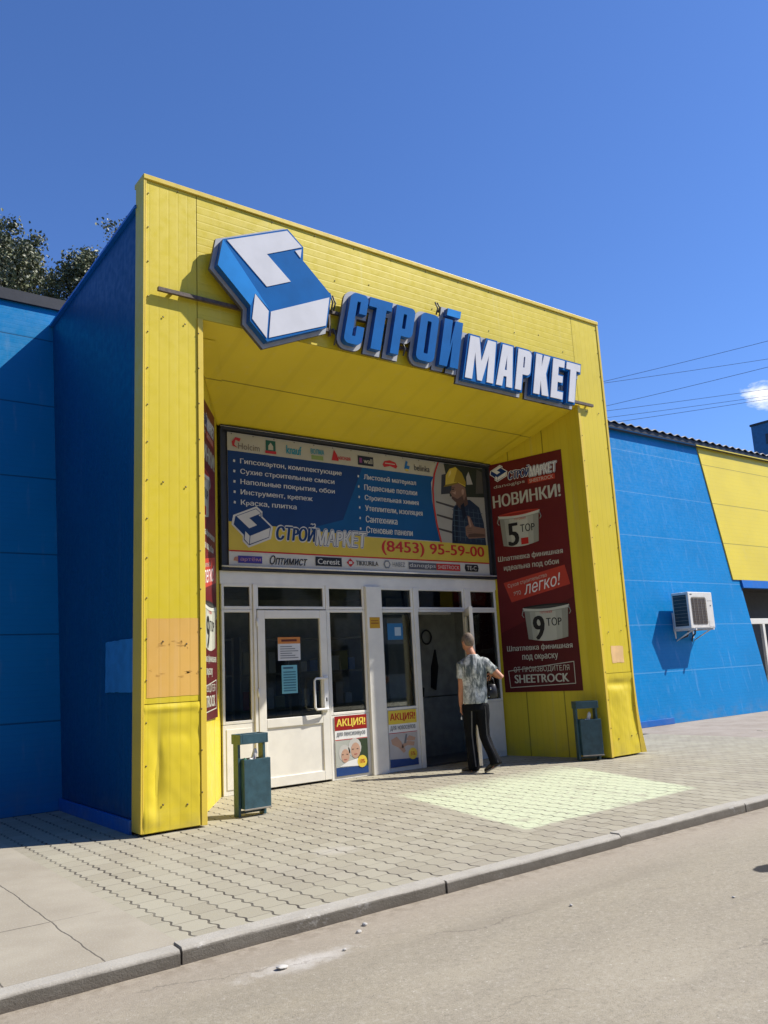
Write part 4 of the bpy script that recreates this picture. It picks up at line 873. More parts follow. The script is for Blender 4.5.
# --- posters and notices on the glazing
def poster(name, label, x0, x1, z0, z1, y, cat='poster', group=None): 
    o = thing(name, label, cat, ((x0 + x1) / 2, y, z0), group); xf = Matrix.Translation((0, y, 0))
    return o, MB(xf), xf
for kind in (0, 1):
    x0, x1, z0, z1 = ((3.505, 4.065, .05, .875), (4.465, 5.005, .065, .885))[kind]
    o, m, xf = poster('sale_poster', ('promotion poster with a grey haired couple and a red heading', 'promotion poster with hands and a yellow heading')[kind], x0, x1, z0, z1, YF - .006, group='promotion posters on the lower door panels')
    m.box(x0, x1, -.002, .001, z0, z1, WH); m.pr([(x0, z1 - .2), (x1, z1 - .2), (x1, z1), (x0, z1)], (ink(.30, .012, .01), YINK)[kind], .004)
    m.pr([(x0, z0), (x1, z0), (x1, z0 + .10), (x0, z0 + .13)], ink(.02, .06, .20), .0045)
    m.pr([(x0, z1 - .335), (x1, z1 - .335), (x1, z1 - .325), (x0, z1 - .325)], RD, .0045); m.build('paper', o)
    t_ = MB(xf); t_.txt('АКЦИЯ!', x0 + .03, x1 - .025, z1 - .165, z1 - .04, (ink(.85, .65, .1), RD)[kind], .006, off=.04); t_.txt(('для пенсионеров', 'для новоселов')[kind], x0 + .03, x1 - .03, z1 - .30, z1 - .225, GREY, .006, off=.02); t_.build('lettering', o)
    p = MB(xf); w = x1 - x0; SKN, HR = ink(.52, .32, .22), ink(.55, .53, .48)
    def ell(cx, cz, rx, rz, n=14, a0=0, a1=2 * math.pi): return [(cx + rx * math.cos(a0 + (a1 - a0) * i / n), cz + rz * math.sin(a0 + (a1 - a0) * i / n)) for i in range(n)]
    if kind == 0:
        p.pr([(x0, z0 + .12), (x1, z0 + .10), (x1, z1 - .34), (x0, z1 - .34)], ink(.45, .46, .40), .005); p.pr([(x1 - .17, z0 + .11), (x1, z0 + .1), (x1, z1 - .34), (x1 - .22, z1 - .34)], ink(.04, .06, .03), .006)
        for cx, cz, s_ in ((x0 + .15, z0 + .28, .1), (x0 + .33, z0 + .34, .115)):
            p.pr(ell(cx, cz + .03, s_, s_ * 1.15), HR, .007); p.pr(ell(cx + .012, cz - .01, s_ * .72, s_ * .95), SKN, .0085)
            p.pr([(cx - .05, cz + .005), (cx - .02, cz + .005), (cx - .02, cz + .015), (cx - .05, cz + .015)], BK, .0098); p.pr([(cx + .03, cz + .005), (cx + .06, cz + .005), (cx + .06, cz + .015), (cx + .03, cz + .015)], BK, .0098)
            p.pr([(cx - .02, cz - .055), (cx + .04, cz - .055), (cx + .03, cz - .068), (cx - .01, cz - .068)], ink(.4, .1, .08), .0098)
        p.pr([(x0 + .06, z0 + .13), (x0 + .46, z0 + .11), (x0 + .40, z0 + .22), (x0 + .2, z0 + .19)], WH, .0092)
    else:
        p.pr([(x0, z0 + .12), (x1, z0 + .10), (x1, z1 - .34), (x0, z1 - .34)], ink(.50, .47, .44), .005)
        for pts in ([(.03, .40), (.14, .44), (.22, .36), (.30, .22), (.26, .19), (.16, .28), (.05, .33)], [(.22, .26), (.34, .30), (.46, .28), (.48, .34), (.34, .36), (.24, .32)], [(.30, .38), (.38, .44), (.50, .40), (.48, .36), (.36, .36)]):
            p.pr([(x0 + a, z0 + b) for a, b in pts], SKN, .007)
        p.pr([(x0 + .27, z0 + .33), (x0 + .31, z0 + .46), (x0 + .34, z0 + .46), (x0 + .31, z0 + .33)], GREY, .0085)
    p.build('picture', o)
    b = MB(xf); b.pr(ell(x1 - .11, z0 + .17, .085, .085, 16), YINK, .011); b.txt(('10%', '5%')[kind], x1 - .155, x1 - .065, z0 + .145, z0 + .2, RD, .0125, off=.02); b.build('badge', o)
o, m, xf = poster('notice', 'white paper notice with an orange heading on the closed door glass', 2.62, 2.98, 1.70, 2.0, YF + .008, 'notice')
m.box(2.625, 2.985, -.001, .001, 1.69, 2.01, ink(.62, .62, .62)); m.pr([(2.625, 1.92), (2.985, 1.92), (2.985, 2.01), (2.625, 2.01)], ink(.55, .20, .05), .003)
for i in range(6): m.pr([(2.66, 1.72 + i * .031), (2.95 - .05 * (i % 3), 1.72 + i * .031), (2.95 - .05 * (i % 3), 1.732 + i * .031), (2.66, 1.732 + i * .031)], GREY, .003)
m.pr([(2.68, 1.95), (2.93, 1.95), (2.93, 1.98), (2.68, 1.98)], ink(.12, .03, .02), .0045); m.build('paper', o)
o, m, xf = poster('timetable', 'pale blue opening hours sheet on the closed door glass below the notice', 2.67, 2.93, 1.30, 1.65, YF + .008, 'notice')
m.box(2.675, 2.925, -.001, .001, 1.24, 1.625, ink(.16, .42, .50)); 
for i in range(8): m.pr([(2.70, 1.27 + i * .036), (2.90, 1.27 + i * .036), (2.90, 1.288 + i * .036), (2.70, 1.288 + i * .036)], ink(.05, .17, .24), .003)
m.pr([(2.70, 1.575), (2.86, 1.575), (2.86, 1.60), (2.70, 1.60)], ink(.04, .10, .16), .003); m.build('paper', o)
tag(MB().box(4.175, 4.365, YF - .0525, YF - .0505, 2.115, 2.28, ink(.55, .30, .02)).box(4.20, 4.34, YF - .0535, YF - .0526, 2.18, 2.20, ink(.3, .12, .02)).box(4.20, 4.34, YF - .0535, YF - .0526, 2.22, 2.235, ink(.3, .12, .02)).build('sticker'), 'small orange sticker high on the white post between the doors', 'sticker')
tag(MB().box(4.56, 4.86, YF + .026, YF + .0275, 1.94, 2.19, ink(.03, .15, .30)).box(4.70, 4.82, YF + .0245, YF + .0258, 2.0, 2.13, ink(.4, .5, .55)).build('sticker'), 'blue and white sticker on the glass right of the white post', 'sticker')

# ------------------------------------------------------------------ the big roof sign
SG = thing('shop_sign', 'big sign of blue and white box letters with a block emblem across the portal', 'sign', (4.0, -0.25, 5.5))
def nearer(lp, dy): return [(x + dy * (x + 3.167) / (8.30 - dy), z + dy * (z - 1.5) / (8.30 - dy)) for x, z in lp]
def sh(loops, z0, k): return [nearer([(x + k * (z - z0), z) for x, z in lp], 0.09) for lp in loops]
def rnd(x0, x1, z0, z1, r, corners=(1, 1, 1, 1), n=5):
    out = []
    for (cx, cz, a), on in zip(((x0 + r, z0 + r, 180), (x1 - r, z0 + r, 270), (x1 - r, z1 - r, 0), (x0 + r, z1 - r, 90)), corners):
        if on: out += [(cx + r * math.cos(R(a + 90 * i / n)), cz + r * math.sin(R(a + 90 * i / n))) for i in range(n + 1)]
        else: out.append((cx + r * (-1 if a in (180, 90) else 1), cz + r * (-1 if a in (180, 270) else 1)))
    return out
za, zb, K = 5.57, 6.29, 0.236
def g_T(x0, x1, s0, s1, z0, z1, t): return [[(s0, z0), (s1, z0), (s1, z1 - t), (x1, z1 - t), (x1, z1), (x0, z1), (x0, z1 - t), (s0, z1 - t)]]
def g_P(x0, x1, s, z0, zm, z1, t, ti):
    o_ = rnd(x0, x1, zm, z1, .07, (0, 1, 1, 0)); o_ = [(x0, z0), (x0 + s, z0), (x0 + s, zm)] + o_[1:]
    return [o_, rnd(x0 + s, x1 - s, zm + t, z1 - t, .012)]
def g_O(x0, x1, z0, z1, s, t): return [rnd(x0, x1, z0, z1, .085), rnd(x0 + s, x1 - s, z0 + t, z1 - t, .014)]
def g_C(x0, x1, z0, z1, s, t, g0, g1):
    a = rnd(x0, x1, z0, z1, .085, n=5); n = 6
    ll, lr, ur, ul = a[:n], a[n:2 * n], a[2 * n:3 * n], a[3 * n:]
    return [ll + lr + [(x1, g0), (x1 - s, g0), (x1 - s, z0 + t), (x0 + s, z0 + t), (x0 + s, z1 - t), (x1 - s, z1 - t), (x1 - s, g1), (x1, g1)] + ur + ul]
def g_I(x0, x1, z0, z1, s):   # И
    return [[(x0, z0), (x0 + s * .95, z0), (x1 - s, z0 + .42), (x1 - s, z0), (x1, z0), (x1, z1), (x1 - s * .95, z1), (x0 + s, z1 - .42), (x0 + s, z1), (x0, z1)]]
C_PLATE = [rnd(2.465, 2.745, za, zb, .085)[:12] + [(2.745, za + .24), (2.60, za + .24), (2.60, za + .46), (2.745, za + .46)] + rnd(2.465, 2.745, za, zb, .085)[12:]]
glyphs1 = [('С', g_C(2.465, 2.745, za, zb, .115, .115, za + .26, za + .44)), ('Т', g_T(2.765, 3.135, 2.89, 3.05, za, zb, .13)), ('Р', g_P(3.205, 3.53, .135, za, za + .28, zb, .11, 0)),
           ('О', g_O(3.635, 3.955, za, zb, .125, .115)), ('Й', g_I(4.055, 4.40, za, zb, .15))]
zc, zd, K2 = 5.47, 6.13, 0.227
M_ = [[(4.52, zc), (4.655, zc), (4.665, zc + .42), (4.755, zc), (4.845, zc), (4.935, zc + .42), (4.94, zc), (5.07, zc), (5.05, zd), (4.885, zd), (4.80, zc + .30), (4.715, zd), (4.54, zd)]]
A_ = [[(5.13, zc), (5.25, zc), (5.265, zc + .16), (5.325, zc + .16), (5.335, zc), (5.46, zc), (5.40, zd), (5.19, zd)], [(5.275, zc + .26), (5.318, zc + .26), (5.30, zc + .50)]]
K_ = [[(5.91, zc), (6.045, zc), (6.05, zc + .24), (6.10, zc), (6.245, zc), (6.155, zc + .36), (6.225, zd), (6.085, zd), (6.045, zc + .46), (6.045, zd), (5.91, zd)]]
E_ = [[(6.295, zc), (6.565, zc), (6.565, zc + .12), (6.43, zc + .12), (6.43, zc + .28), (6.54, zc + .28), (6.54, zc + .39), (6.43, zc + .39), (6.43, zd - .12), (6.56, zd - .12), (6.56, zd), (6.295, zd)]]
OUT2 = {'М': [[(4.52, zc), (5.07, zc), (5.05, zd), (4.885, zd), (4.80, zc + .36), (4.715, zd), (4.54, zd)]], 'А': [[(5.13, zc), (5.46, zc), (5.40, zd), (5.19, zd)]], 'К': [[(5.91, zc), (6.245, zc), (6.165, zc + .36), (6.225, zd), (5.91, zd)]]}
glyphs2 = [('М', M_), ('А', A_), ('Р', g_P(5.52, 5.81, .13, zc, zc + .26, zd, .11, 0)), ('К', K_), ('Е', E_), ('Т', g_T(6.61, 6.94, 6.71, 6.85, zc, zd, .12))]
YFR, YBK, YPL = -0.21, -0.125, -0.085
def outer_only(lps): return [lps[0]]
for i, (ch, lp) in enumerate(glyphs1):
    lp = sh(lp, za, K); e = i * .002
    L_ = MB().shape(lp, YFR, YBK, 'sign_blue', 0.0, 'sign_blue_edge')
    if ch == 'Й':
        br = sh([[(4.085, 6.345), (4.335, 6.345), (4.335, 6.455), (4.085, 6.455)]], za, K); L_.shape(br, YFR, YBK, 'sign_blue_light', 0.0, 'sign_blue_edge')
    L_ = L_.build('box_letter', SG)
    if i == 0: L_['label'] = 'blue box letters of the first word'
    P_ = MB().shape(sh(C_PLATE, za, K) if ch == 'С' else outer_only(lp), YBK + .002 + e, YPL + e, 'sign_backing', 0.055, 'sign_under')
    if ch == 'Й': P_.shape(br, YBK + .003 + e, YPL + e - .001, 'sign_backing', 0.05, 'sign_under')
    P_.build('backing_plate', L_)
for i, (ch, lp) in enumerate(glyphs2):
    lp = sh(lp, zc, K2); ol = sh(OUT2[ch], zc, K2) if ch in OUT2 else outer_only(lp); e = i * .0015
    L_ = MB().shape(ol, YFR + e + .004, YBK + e, 'sign_blue', 0.032, 'sign_blue_edge').build('box_letter', SG)
    MB().shape(lp, YFR - .008, YFR + e + .002, 'sign_white', 0.0).build('letter_face', L_)
    MB().shape(ol, YBK + .014 + e, YPL + .014 + e, 'sign_backing', 0.075, 'sign_under').build('backing_plate', L_)
YL = -0.23
BIG = {k_: nearer(v_, 0.12) for k_, v_ in LOGO.items()}
lb = MB().shape([BIG['out']], YL, -0.135, 'sign_blue', 0.0, 'sign_blue_edge').build('emblem_box', SG)
MB().shape([BIG['out']], -0.133, -0.085, 'sign_backing', 0.05, 'sign_under').build('backing_plate', lb)
f_ = MB()
for k_, c_, dd in (('side', 'sign_blue_light', .004), ('L', 'sign_white', .008), ('tri', 'sign_white', .008), ('b1', 'sign_white', .008), ('b2', 'sign_white', .008)):
    f_.shape([BIG[k_]], YL - dd, YL - .001, c_)
f_.build('emblem_face', lb)
rl = lambda x0, x1, z, y=-.055: MB().box(x0, x1, y - .02, y + .02, z - .022, z + .022, 'rust_steel').build('support_rail', SG)
rl(.14, 4.62, 5.80); rl(2.3, 4.62, 6.06); rl(4.42, 7.62, 5.605); rl(4.5, 7.1, 5.97)
for x in (.3, 1.2, 2.0, 2.36, 3.2, 3.95): MB().box(x, x + .03, -.035, .005, 5.79, 5.82, 'rust_steel').build('bracket', SG)
for x in (2.42, 4.02): MB().box(x - .012, x + .012, -.08, -.036, 5.72, 6.12, 'rust_steel').build('bracket', SG)
for x in (4.7, 5.5, 6.3, 7.0, 7.5): MB().box(x, x + .03, -.035, .005, 5.60, 5.62, 'rust_steel').build('bracket', SG)
for x, z, l in ((2.44, 6.05, .25), (2.48, 6.07, .2), (4.29, 6.47, .14), (4.25, 6.43, .18), (3.6, 5.68, .2), (2.47, 5.6, .22)):
    MB().tube([(x, -.09, z), (x + .02, -.11, z + l * .5), (x - .015, -.10, z + l)], .012, 'ac_cable', 6).build('cable', SG)

# ------------------------------------------------------------------ air conditioner on the right wall
AY = 2.70; DR0 = DR; DR = 3.24; AXF = Matrix.Translation((0.30, 0, 0.01))
A = thing('air_conditioner', 'white outdoor air conditioner unit on brackets on the blue wall', 'air conditioner', (14.5, DR, 2.05))
ax0, ax1, az0, az1 = 13.70, 14.69, 2.065, 2.905
MB(AXF).box(ax0, ax1, AY, DR - 0.10, az0, az1, 'ac_white').build('casing', A, bevel=0.015)
MB(AXF).prism(rnd(13.80, 14.41, 2.15, 2.79, .06), AY - .006, AY - .001, 'ac_grille').build('fan_recess', A)
g = MB(AXF)
for i in range(16): g.box(13.82, 14.39, AY - .016, AY - .007, 2.18 + i * .0375, 2.194 + i * .0375, 'rust_steel')
for i in range(4): g.box(13.88 + i * .15, 13.89 + i * .15, AY - .020, AY - .0165, 2.17, 2.77, 'ac_grille')
g.build('grille', A)
MB(AXF).box(ax0 - .006, ax0 - .001, AY + .05, DR - .14, az0 + .06, az1 - .06, 'ac_dark').build('coil_panel', A)
s_ = MB(AXF)
for i in range(9): s_.box(ax0 - .012, ax0 - .007, AY + .05, DR - .14, az0 + .1 + i * .08, az0 + .108 + i * .08, 'ac_grille')
s_.build('side_louvres', A)
MB(AXF).box(14.46, 14.66, AY - .004, AY - .001, 2.10, 2.24, 'ac_white').box(14.56, 14.60, AY - .006, AY - .002, 2.58, 2.60, 'ac_dark').box(14.47, 14.66, AY - .003, AY - .0012, 2.70, 2.705, 'ac_dark').box(13.78, 13.86, AY - .004, AY - .001, 2.84, 2.86, 'ac_dark').build('cover_plate', A)
for x in (13.80, 14.52):
    MB(AXF).box(x, x + .04, DR - .03, DR, 1.76, 2.46, 'ac_white').box(x, x + .04, AY - .05, DR - .03, 2.02, 2.062, 'ac_white').tube([(x + .02, DR - .03, 1.80), (x + .02, AY + .05, 2.03)], .015, 'ac_white', 6).build('bracket', A)
MB(AXF).tube([(14.3, DR - .25, 2.06), (14.32, DR - .22, 1.95), (14.40, DR - .1, 1.9), (14.46, DR - .02, 1.76)], .02, 'ac_cable', 8).tube([(14.05, DR - .25, 2.06), (14.02, DR - .2, 1.9), (14.0, DR - .02, 1.85)], .02, 'ac_cable', 8).build('hoses', A)
DR = DR0

# ------------------------------------------------------------------ litter bins
def make_bin(label):
    b = thing('litter_bin', label, 'bin', (0, 0, 0), 'litter bins either side of the entrance')
    for x in (-.19, .155):
        MB().box(x, x + .035, -.05, .07, 0, .90, 'bin_paint').build('side_plate', b, bevel=.004)
    t_ = MB(); t_.box(-.165, .165, -.12, -.10, .80, .91, 'bin_paint').box(-.165, .165, .09, .11, .80, .91, 'bin_paint').box(-.192, -.166, -.12, .11, .80, .91, 'bin_paint').box(.166, .192, -.12, .11, .80, .91, 'bin_paint')
    t_.build('top_collar', b, bevel=.004)
    y = MB(); y.box(-.150, .212, -.13, -.122, .09, .63, 'bin_paint').box(-.150, .150, .06, .068, .09, .63, 'bin_paint').box(-.150, -.142, -.122, .06, .09, .63, 'bin_paint').box(.142, .150, -.122, .06, .09, .63, 'bin_paint').box(-.142, .142, -.122, .06, .09, .10, 'bin_inside').box(.150, .212, -.122, -.07, .09, .63, 'bin_paint')
    y.box(-.155, .217, -.138, -.124, .075, .092, 'ac_grille')
    y.build('bucket', b, bevel=.003)
    MB().box(-.155, .155, .0, .03, .03, .06, 'bin_paint').build('cross_bar', b)
    l = MB()
    for i in range(9):
        l.ball((random.uniform(-.11, .11), random.uniform(-.07, .02), random.uniform(.58, .62)), (random.uniform(.02, .04), .03, random.uniform(.02, .035)), random.choice(('litter_white', 'litter_white', 'litter_red', 'litter_green')), xf=Matrix.Rotation(random.random() * 3, 3, 'X'), seg=8)
    l.tube([(.02, -.02, .58), (.05, -.04, .70), (.055, -.04, .74)], [.03, .03, .012], 'litter_white', 10)
    l.build('litter', b)
    return b
b1 = make_bin('dark teal litter bin by the left pillar, in full sun')
b2 = copy_tree(b1); b2['label'] = 'dark teal litter bin against the right pillar, below the tall red banner'
b1.location = (1.33, 0.24, 0); b2.location = (7.02, 0.20, 0); b2.rotation_euler.z = R(-30)
for b_ in (b1, b2): b_.scale = (.9, .95, .96)

# ------------------------------------------------------------------ the man
RZP = R(-43)
PM = thing('person', 'man in a grey patterned t-shirt and black trousers walking in through the open door', 'person', (5.15, 0.62, 0))
def remesh(o, vox, it=6, fac=0.5):
    r = o.modifiers.new('remesh', 'REMESH'); r.mode = 'VOXEL'; r.voxel_size = vox; r.use_smooth_shade = True
    s = o.modifiers.new('smooth', 'SMOOTH'); s.iterations = it; s.factor = fac
    me = bpy.data.meshes.new_from_object(o.evaluated_get(DG())); old = o.data; o.modifiers.clear(); o.data = me
    return o
V = Vector
bd = MB()
hd = Matrix.Rotation(R(34), 3, 'Z')                       # head turned to his left
HC = V((-.05, .03, 1.835))
# torso, hips
bd.loft([((0, 0, .93), (.165, 0, 0), (0, .11, 0)), ((0, 0, 1.05), (.155, 0, 0), (0, .10, 0)), ((.0, .005, 1.2), (.155, 0, 0), (0, .105, 0)), ((.005, .0, 1.38), (.18, 0, 0), (0, .115, 0)), ((.01, -.005, 1.52), (.18, 0, .01), (0, .095, 0)), ((.012, -.01, 1.6), (.09, 0, 0), (0, .07, 0))], 'skin')
bd.tube([(.01, -.015, 1.55), (-.01, .0, 1.66), HC + V((0, 0, -.07))], [.078, .062, .06], 'skin', 14)
bd.ball(HC, (.082, .102, .122), 'skin', xf=hd); bd.ball(HC + hd @ V((0, .03, -.065)), (.062, .07, .065), 'skin', xf=hd)
bd.tube([HC + hd @ V((0, .095, .015)), HC + hd @ V((0, .122, -.025)), HC + hd @ V((0, .095, -.035))], [.010, .018, .014], 'skin', 8)
for sx in (-1, 1): bd.ball(HC + hd @ V((.083 * sx, -.012, -.015)), (.014, .024, .036), 'skin', xf=hd, seg=10)
SHL, SHR = V((-.165, 0, 1.515)), V((.18, 0, 1.53))
EL, WL = V((-.185, .0, 1.19)), V((-.205, .05, .925)); ER, WR = V((.395, -.02, 1.305)), V((.255, .155, 1.375))
bd.tube([SHL + V((.05, 0, .01)), SHL, (SHL + EL) / 2, EL, (EL * .6 + WL * .4), WL], [.07, .066, .053, .043, .044, .031], 'skin', 12)
bd.tube([SHR + V((-.05, 0, .01)), SHR, (SHR + ER) / 2, ER, (ER * .6 + WR * .4), WR], [.07, .066, .053, .045, .043, .031], 'skin', 12)
# legs
HL, HRR = V((-.085, 0, .96)), V((.085, 0, .96)); KL, KR = V((-.10, .06, .53)), V((.10, .0, .50)); NL, NR = V((-.075, .03, .09)), V((.225, -.10, .15))
for a, b, c_ in ((HL, KL, NL), (HRR, KR, NR)): bd.tube([a, (a + b) / 2, b, (b * .65 + c_ * .35), c_], [.09, .08, .058, .058, .040], 'skin', 12)
bd.tube([NL, V((-.10, .05, .05)), V((-.2, .12, .035))], [.04, .045, .03], 'skin', 10); bd.tube([NR, V((.2, -.08, .1)), V((.11, -.04, .045))], [.04, .045, .03], 'skin', 10)
def hand(w, d, palm_n, curl, thumb_side):
    d = d.normalized(); n_ = (palm_n - d * palm_n.dot(d)).normalized(); s = d.cross(n_)
    bd.loft([(w, s * .028, n_ * .02), (w + d * .045, s * .042, n_ * .017), (w + d * .09, s * .043, n_ * .014)], 'skin', n=12)
    for i, (o_, ln) in enumerate(((-.033, .062), (-.011, .075), (.011, .07), (.033, .055))):
        p0 = w + d * .08 + s * o_; p1 = p0 + (d * math.cos(curl * .5) + n_ * math.sin(curl * .5)) * ln * .55
        p2 = p1 + (d * math.cos(curl * 1.3) + n_ * math.sin(curl * 1.3)) * ln * .4; p3 = p2 + (d * math.cos(curl * 2) + n_ * math.sin(curl * 2)) * ln * .3
        bd.tube([p0, p1, p2, p3], [.0095, .009, .0085, .007], 'skin', 8)
    q0 = w + d * .025 + s * thumb_side * .03; q1 = q0 + (d * .7 + s * thumb_side * .6 + n_ * .3).normalized() * .045; q2 = q1 + (d * .85 + n_ * .5).normalized() * .035
    bd.tube([q0, q1, q2], [.013, .011, .008], 'skin', 8)
hand(WL, WL - EL, V((1, .1, 0)), .75, -1); hand(WR, V((-.25, .5, -.9)), V((-.9, -.2, -.1)), 1.0, 1)
body = bd.build('body', PM); 
PL = PM.location.copy()
for v_ in body.data.vertices: v_.co = v_.co + PL        # figure was drawn round its own origin
remesh(body, .007, 4)
body.data.materials.clear(); body.data.materials.append(MATS['skin'])
def cloth(mb, name, mat, vox=.012, it=5, parent=PM):
    o = mb.build(name, PM)
    for v_ in o.data.vertices: v_.co = v_.co + PL
    if vox: remesh(o, vox, it); o.data.materials.clear(); o.data.materials.append(MATS[mat])
    return o
s = MB()
s.loft([((0, -.002, .955), (.180, 0, 0), (0, .128, 0)), ((0, 0, 1.05), (.176, 0, 0), (0, .125, 0)), ((0, .005, 1.2), (.172, 0, 0), (0, .122, 0)), ((.005, 0, 1.38), (.195, 0, 0), (0, .13, 0)), ((.01, -.005, 1.50), (.20, 0, .01), (0, .112, 0)), ((.012, -.01, 1.575), (.155, 0, 0), (0, .09, 0)), ((.012, -.01, 1.63), (.088, 0, 0), (0, .075, 0)), ((.01, -.01, 1.65), (.07, 0, 0), (0, .068, 0))], 'tshirt_print', n=28)
s.tube([SHL + V((.06, 0, .02)), SHL + V((0, 0, 0)), SHL.lerp(EL, .45), SHL.lerp(EL, .62)], [.070, .070, .066, .070], 'tshirt_print', 14)
s.tube([SHR + V((-.06, 0, .02)), SHR + V((0, 0, 0)), SHR.lerp(ER, .45), SHR.lerp(ER, .60)], [.070, .070, .066, .070], 'tshirt_print', 14)
shirt = cloth(s, 't_shirt', 'tshirt_print', .011, 5)
for v_ in shirt.data.vertices:
    c_ = v_.co; k_ = noise.noise(V((c_.x * 9, c_.y * 9, c_.z * 3.5))) * .012 + noise.noise(V((c_.x * 22, c_.y * 22, c_.z * 9))) * .005
    nn = V((c_.x, c_.y, 0)); v_.co = c_ + (nn.normalized() * k_ if nn.length > .02 else V())
s = MB()
s.loft([((0, 0, 1.03), (.160, 0, 0), (0, .112, 0)), ((0, 0, .94), (.172, 0, 0), (0, .12, 0)), ((0, -.005, .86), (.178, 0, 0), (0, .122, 0))], 'trousers')
s.tube([HL + V((-.004, 0, -.02)), HL.lerp(KL, .5), KL, KL.lerp(NL, .5), NL + V((-.005, 0, .02)), NL + V((-.01, .01, -.045))], [.102, .093, .078, .078, .085, .088], 'trousers', 16)
s.tube([HRR + V((.004, 0, -.02)), HRR.lerp(KR, .5), KR, KR.lerp(NR, .5), NR + V((0, 0, .02)), NR + V((.012, -.012, -.035))], [.102, .093, .078, .076, .080, .082], 'trousers', 16)
tro = cloth(s, 'trousers', 'trousers', .012, 4)
for v_ in tro.data.vertices:
    c_ = v_.co; v_.co = c_ + V((noise.noise(V((c_.x * 8, c_.y * 8, c_.z * 5))), noise.noise(V((c_.x * 8 + 9, c_.y * 8, c_.z * 5))), 0)) * .012
st = MB()
for a, b, c_, e in ((HL, KL, NL, V((.03, -.105, 0))), (HRR, KR, NR, V((.045, -.095, 0)))):
    pts = [a.lerp(b, .1) + e * 1.0, a.lerp(b, .5) + e * .92, b + e * .78, b.lerp(c_, .5) + e * .78, c_ + e * .84]
    st = MB()
    for p, q in zip(pts[:-1], pts[1:]): st.add([p + V((-.009, 0, 0)), p + V((.009, 0, 0)), q + V((.009, 0, 0)), q + V((-.009, 0, 0))], [(0, 1, 2, 3)], 'trouser_stripe')
    cloth(st, 'trouser_stripe', 'trouser_stripe', 0)
def shoe(heel, toe, lift):
    m = MB(); d = (toe - heel); L_ = d.length; d.normalize(); s_ = V((-d.y, d.x, 0)).normalized(); n_ = s_.cross(d) * -1
    if n_.z < 0: n_ = -n_
    rings = []
    for t_, w, h in ((0, .028, .03), (.08, .038, .045), (.3, .04, .05), (.55, .045, .036), (.8, .043, .026), (.95, .03, .02), (1.0, .012, .012)):
        c_ = heel + d * L_ * t_ + n_ * (h + .012); rings.append((c_, s_ * w, n_ * h))
    m.loft(rings, 'shoe_dark', n=14)
    o = m.build('shoe', PM)
    for v_ in o.data.vertices: v_.co = v_.co + PL
    k_ = MB(); k_.loft([(heel + d * L_ * t_ + n_ * .008, s_ * w, n_ * .010) for t_, w in ((-.01, .02), (.05, .037), (.3, .04), (.6, .047), (.85, .044), (1.0, .02))], 'shoe_sole', n=12)
    q = k_.build('sole', o)
    for v_ in q.data.vertices: v_.co = v_.co + PL
shoe(V((-.03, .0, .0)), V((-.255, .14, .0)), 0); shoe(V((.275, -.13, .095)), V((.075, -.03, .0)), 1)
hr = MB(); hr.ball(HC + hd @ V((0, -.012, .018)), (.0865, .103, .116), 'hair_grey', xf=hd, seg=24)
hair = hr.build('hair', PM)
bm = bmesh.new(); bm.from_mesh(hair.data); hi = hd.inverted()
for v_ in bm.verts: v_.co = v_.co + PL
kill = [v_ for v_ in bm.verts if (hi @ (v_.co - HC)).z < -.095 + 1.1 * max(0, (hi @ (v_.co - HC)).y + .045)]
bmesh.ops.delete(bm, geom=kill, context='VERTS'); bm.to_mesh(hair.data); bm.free()
fc = MB()
for sx in (-1, 1):
    fc.ball(HC + hd @ V((.032 * sx, .092, .012)), (.013, .006, .008), 'eye_dark', seg=8); fc.ball(HC + hd @ V((.034 * sx, .094, .034)), (.02, .006, .005), 'hair_grey', seg=8)
eyes = cloth(fc, 'eyes', 'eye_dark', 0)
m = MB(); m.ball(HC + hd @ V((0, .098, -.068)), (.024, .006, .007), 'lip', seg=10); cloth(m, 'mouth', 'lip', 0)
PM.rotation_euler.z = RZP
# his bag, hanging by its straps from the right hand
BG = thing('handbag', 'small black bag with straps hanging from the right hand of the man', 'bag', (5.15, 0.62, 0))
def bagpart(m, name, parent):
    o = m.build(name, parent)
    for v_ in o.data.vertices: v_.co = v_.co + PL
    return o
m = MB(); bx, by = .255, .13
m.loft([((bx, by, 1.015), (.062, .02, 0), (-.015, .045, 0)), ((bx, by, 1.03), (.075, .02, 0), (-.02, .055, 0)), ((bx, by, 1.12), (.072, .02, 0), (-.018, .045, 0)), ((bx, by, 1.20), (.055, .015, 0), (-.012, .03, 0)), ((bx, by, 1.215), (.045, .012, 0), (-.006, .015, 0))], 'bag_black', n=18)
bagpart(m, 'pouch', BG)
for dx in (-.04, .045):
    m = MB(); m.tube([(bx + dx, by, 1.19), (bx + dx * .8 - .01, by + .01, 1.28), (.235, .17, 1.335)], .0075, 'bag_black', 8); bagpart(m, 'strap', BG)
m = MB(); m.ball((bx - .02, by - .05, 1.15), (.012, .006, .018), 'buckle_metal', seg=8).ball((bx - .05, by - .05, 1.04), (.01, .006, .01), 'buckle_metal', seg=8); bagpart(m, 'buckle', BG)
BG.rotation_euler.z = RZP
KY = thing('keys', 'small shiny keys held in the left hand of the man', 'keys', (5.15, 0.62, 0))
m = MB(); m.tube([(-.215, .07, .80), (-.212, .07, .77)], .004, 'buckle_metal', 6).box(-.221, -.203, .067, .072, .735, .77, 'buckle_metal'); bagpart(m, 'key', KY)
KY.rotation_euler.z = RZP

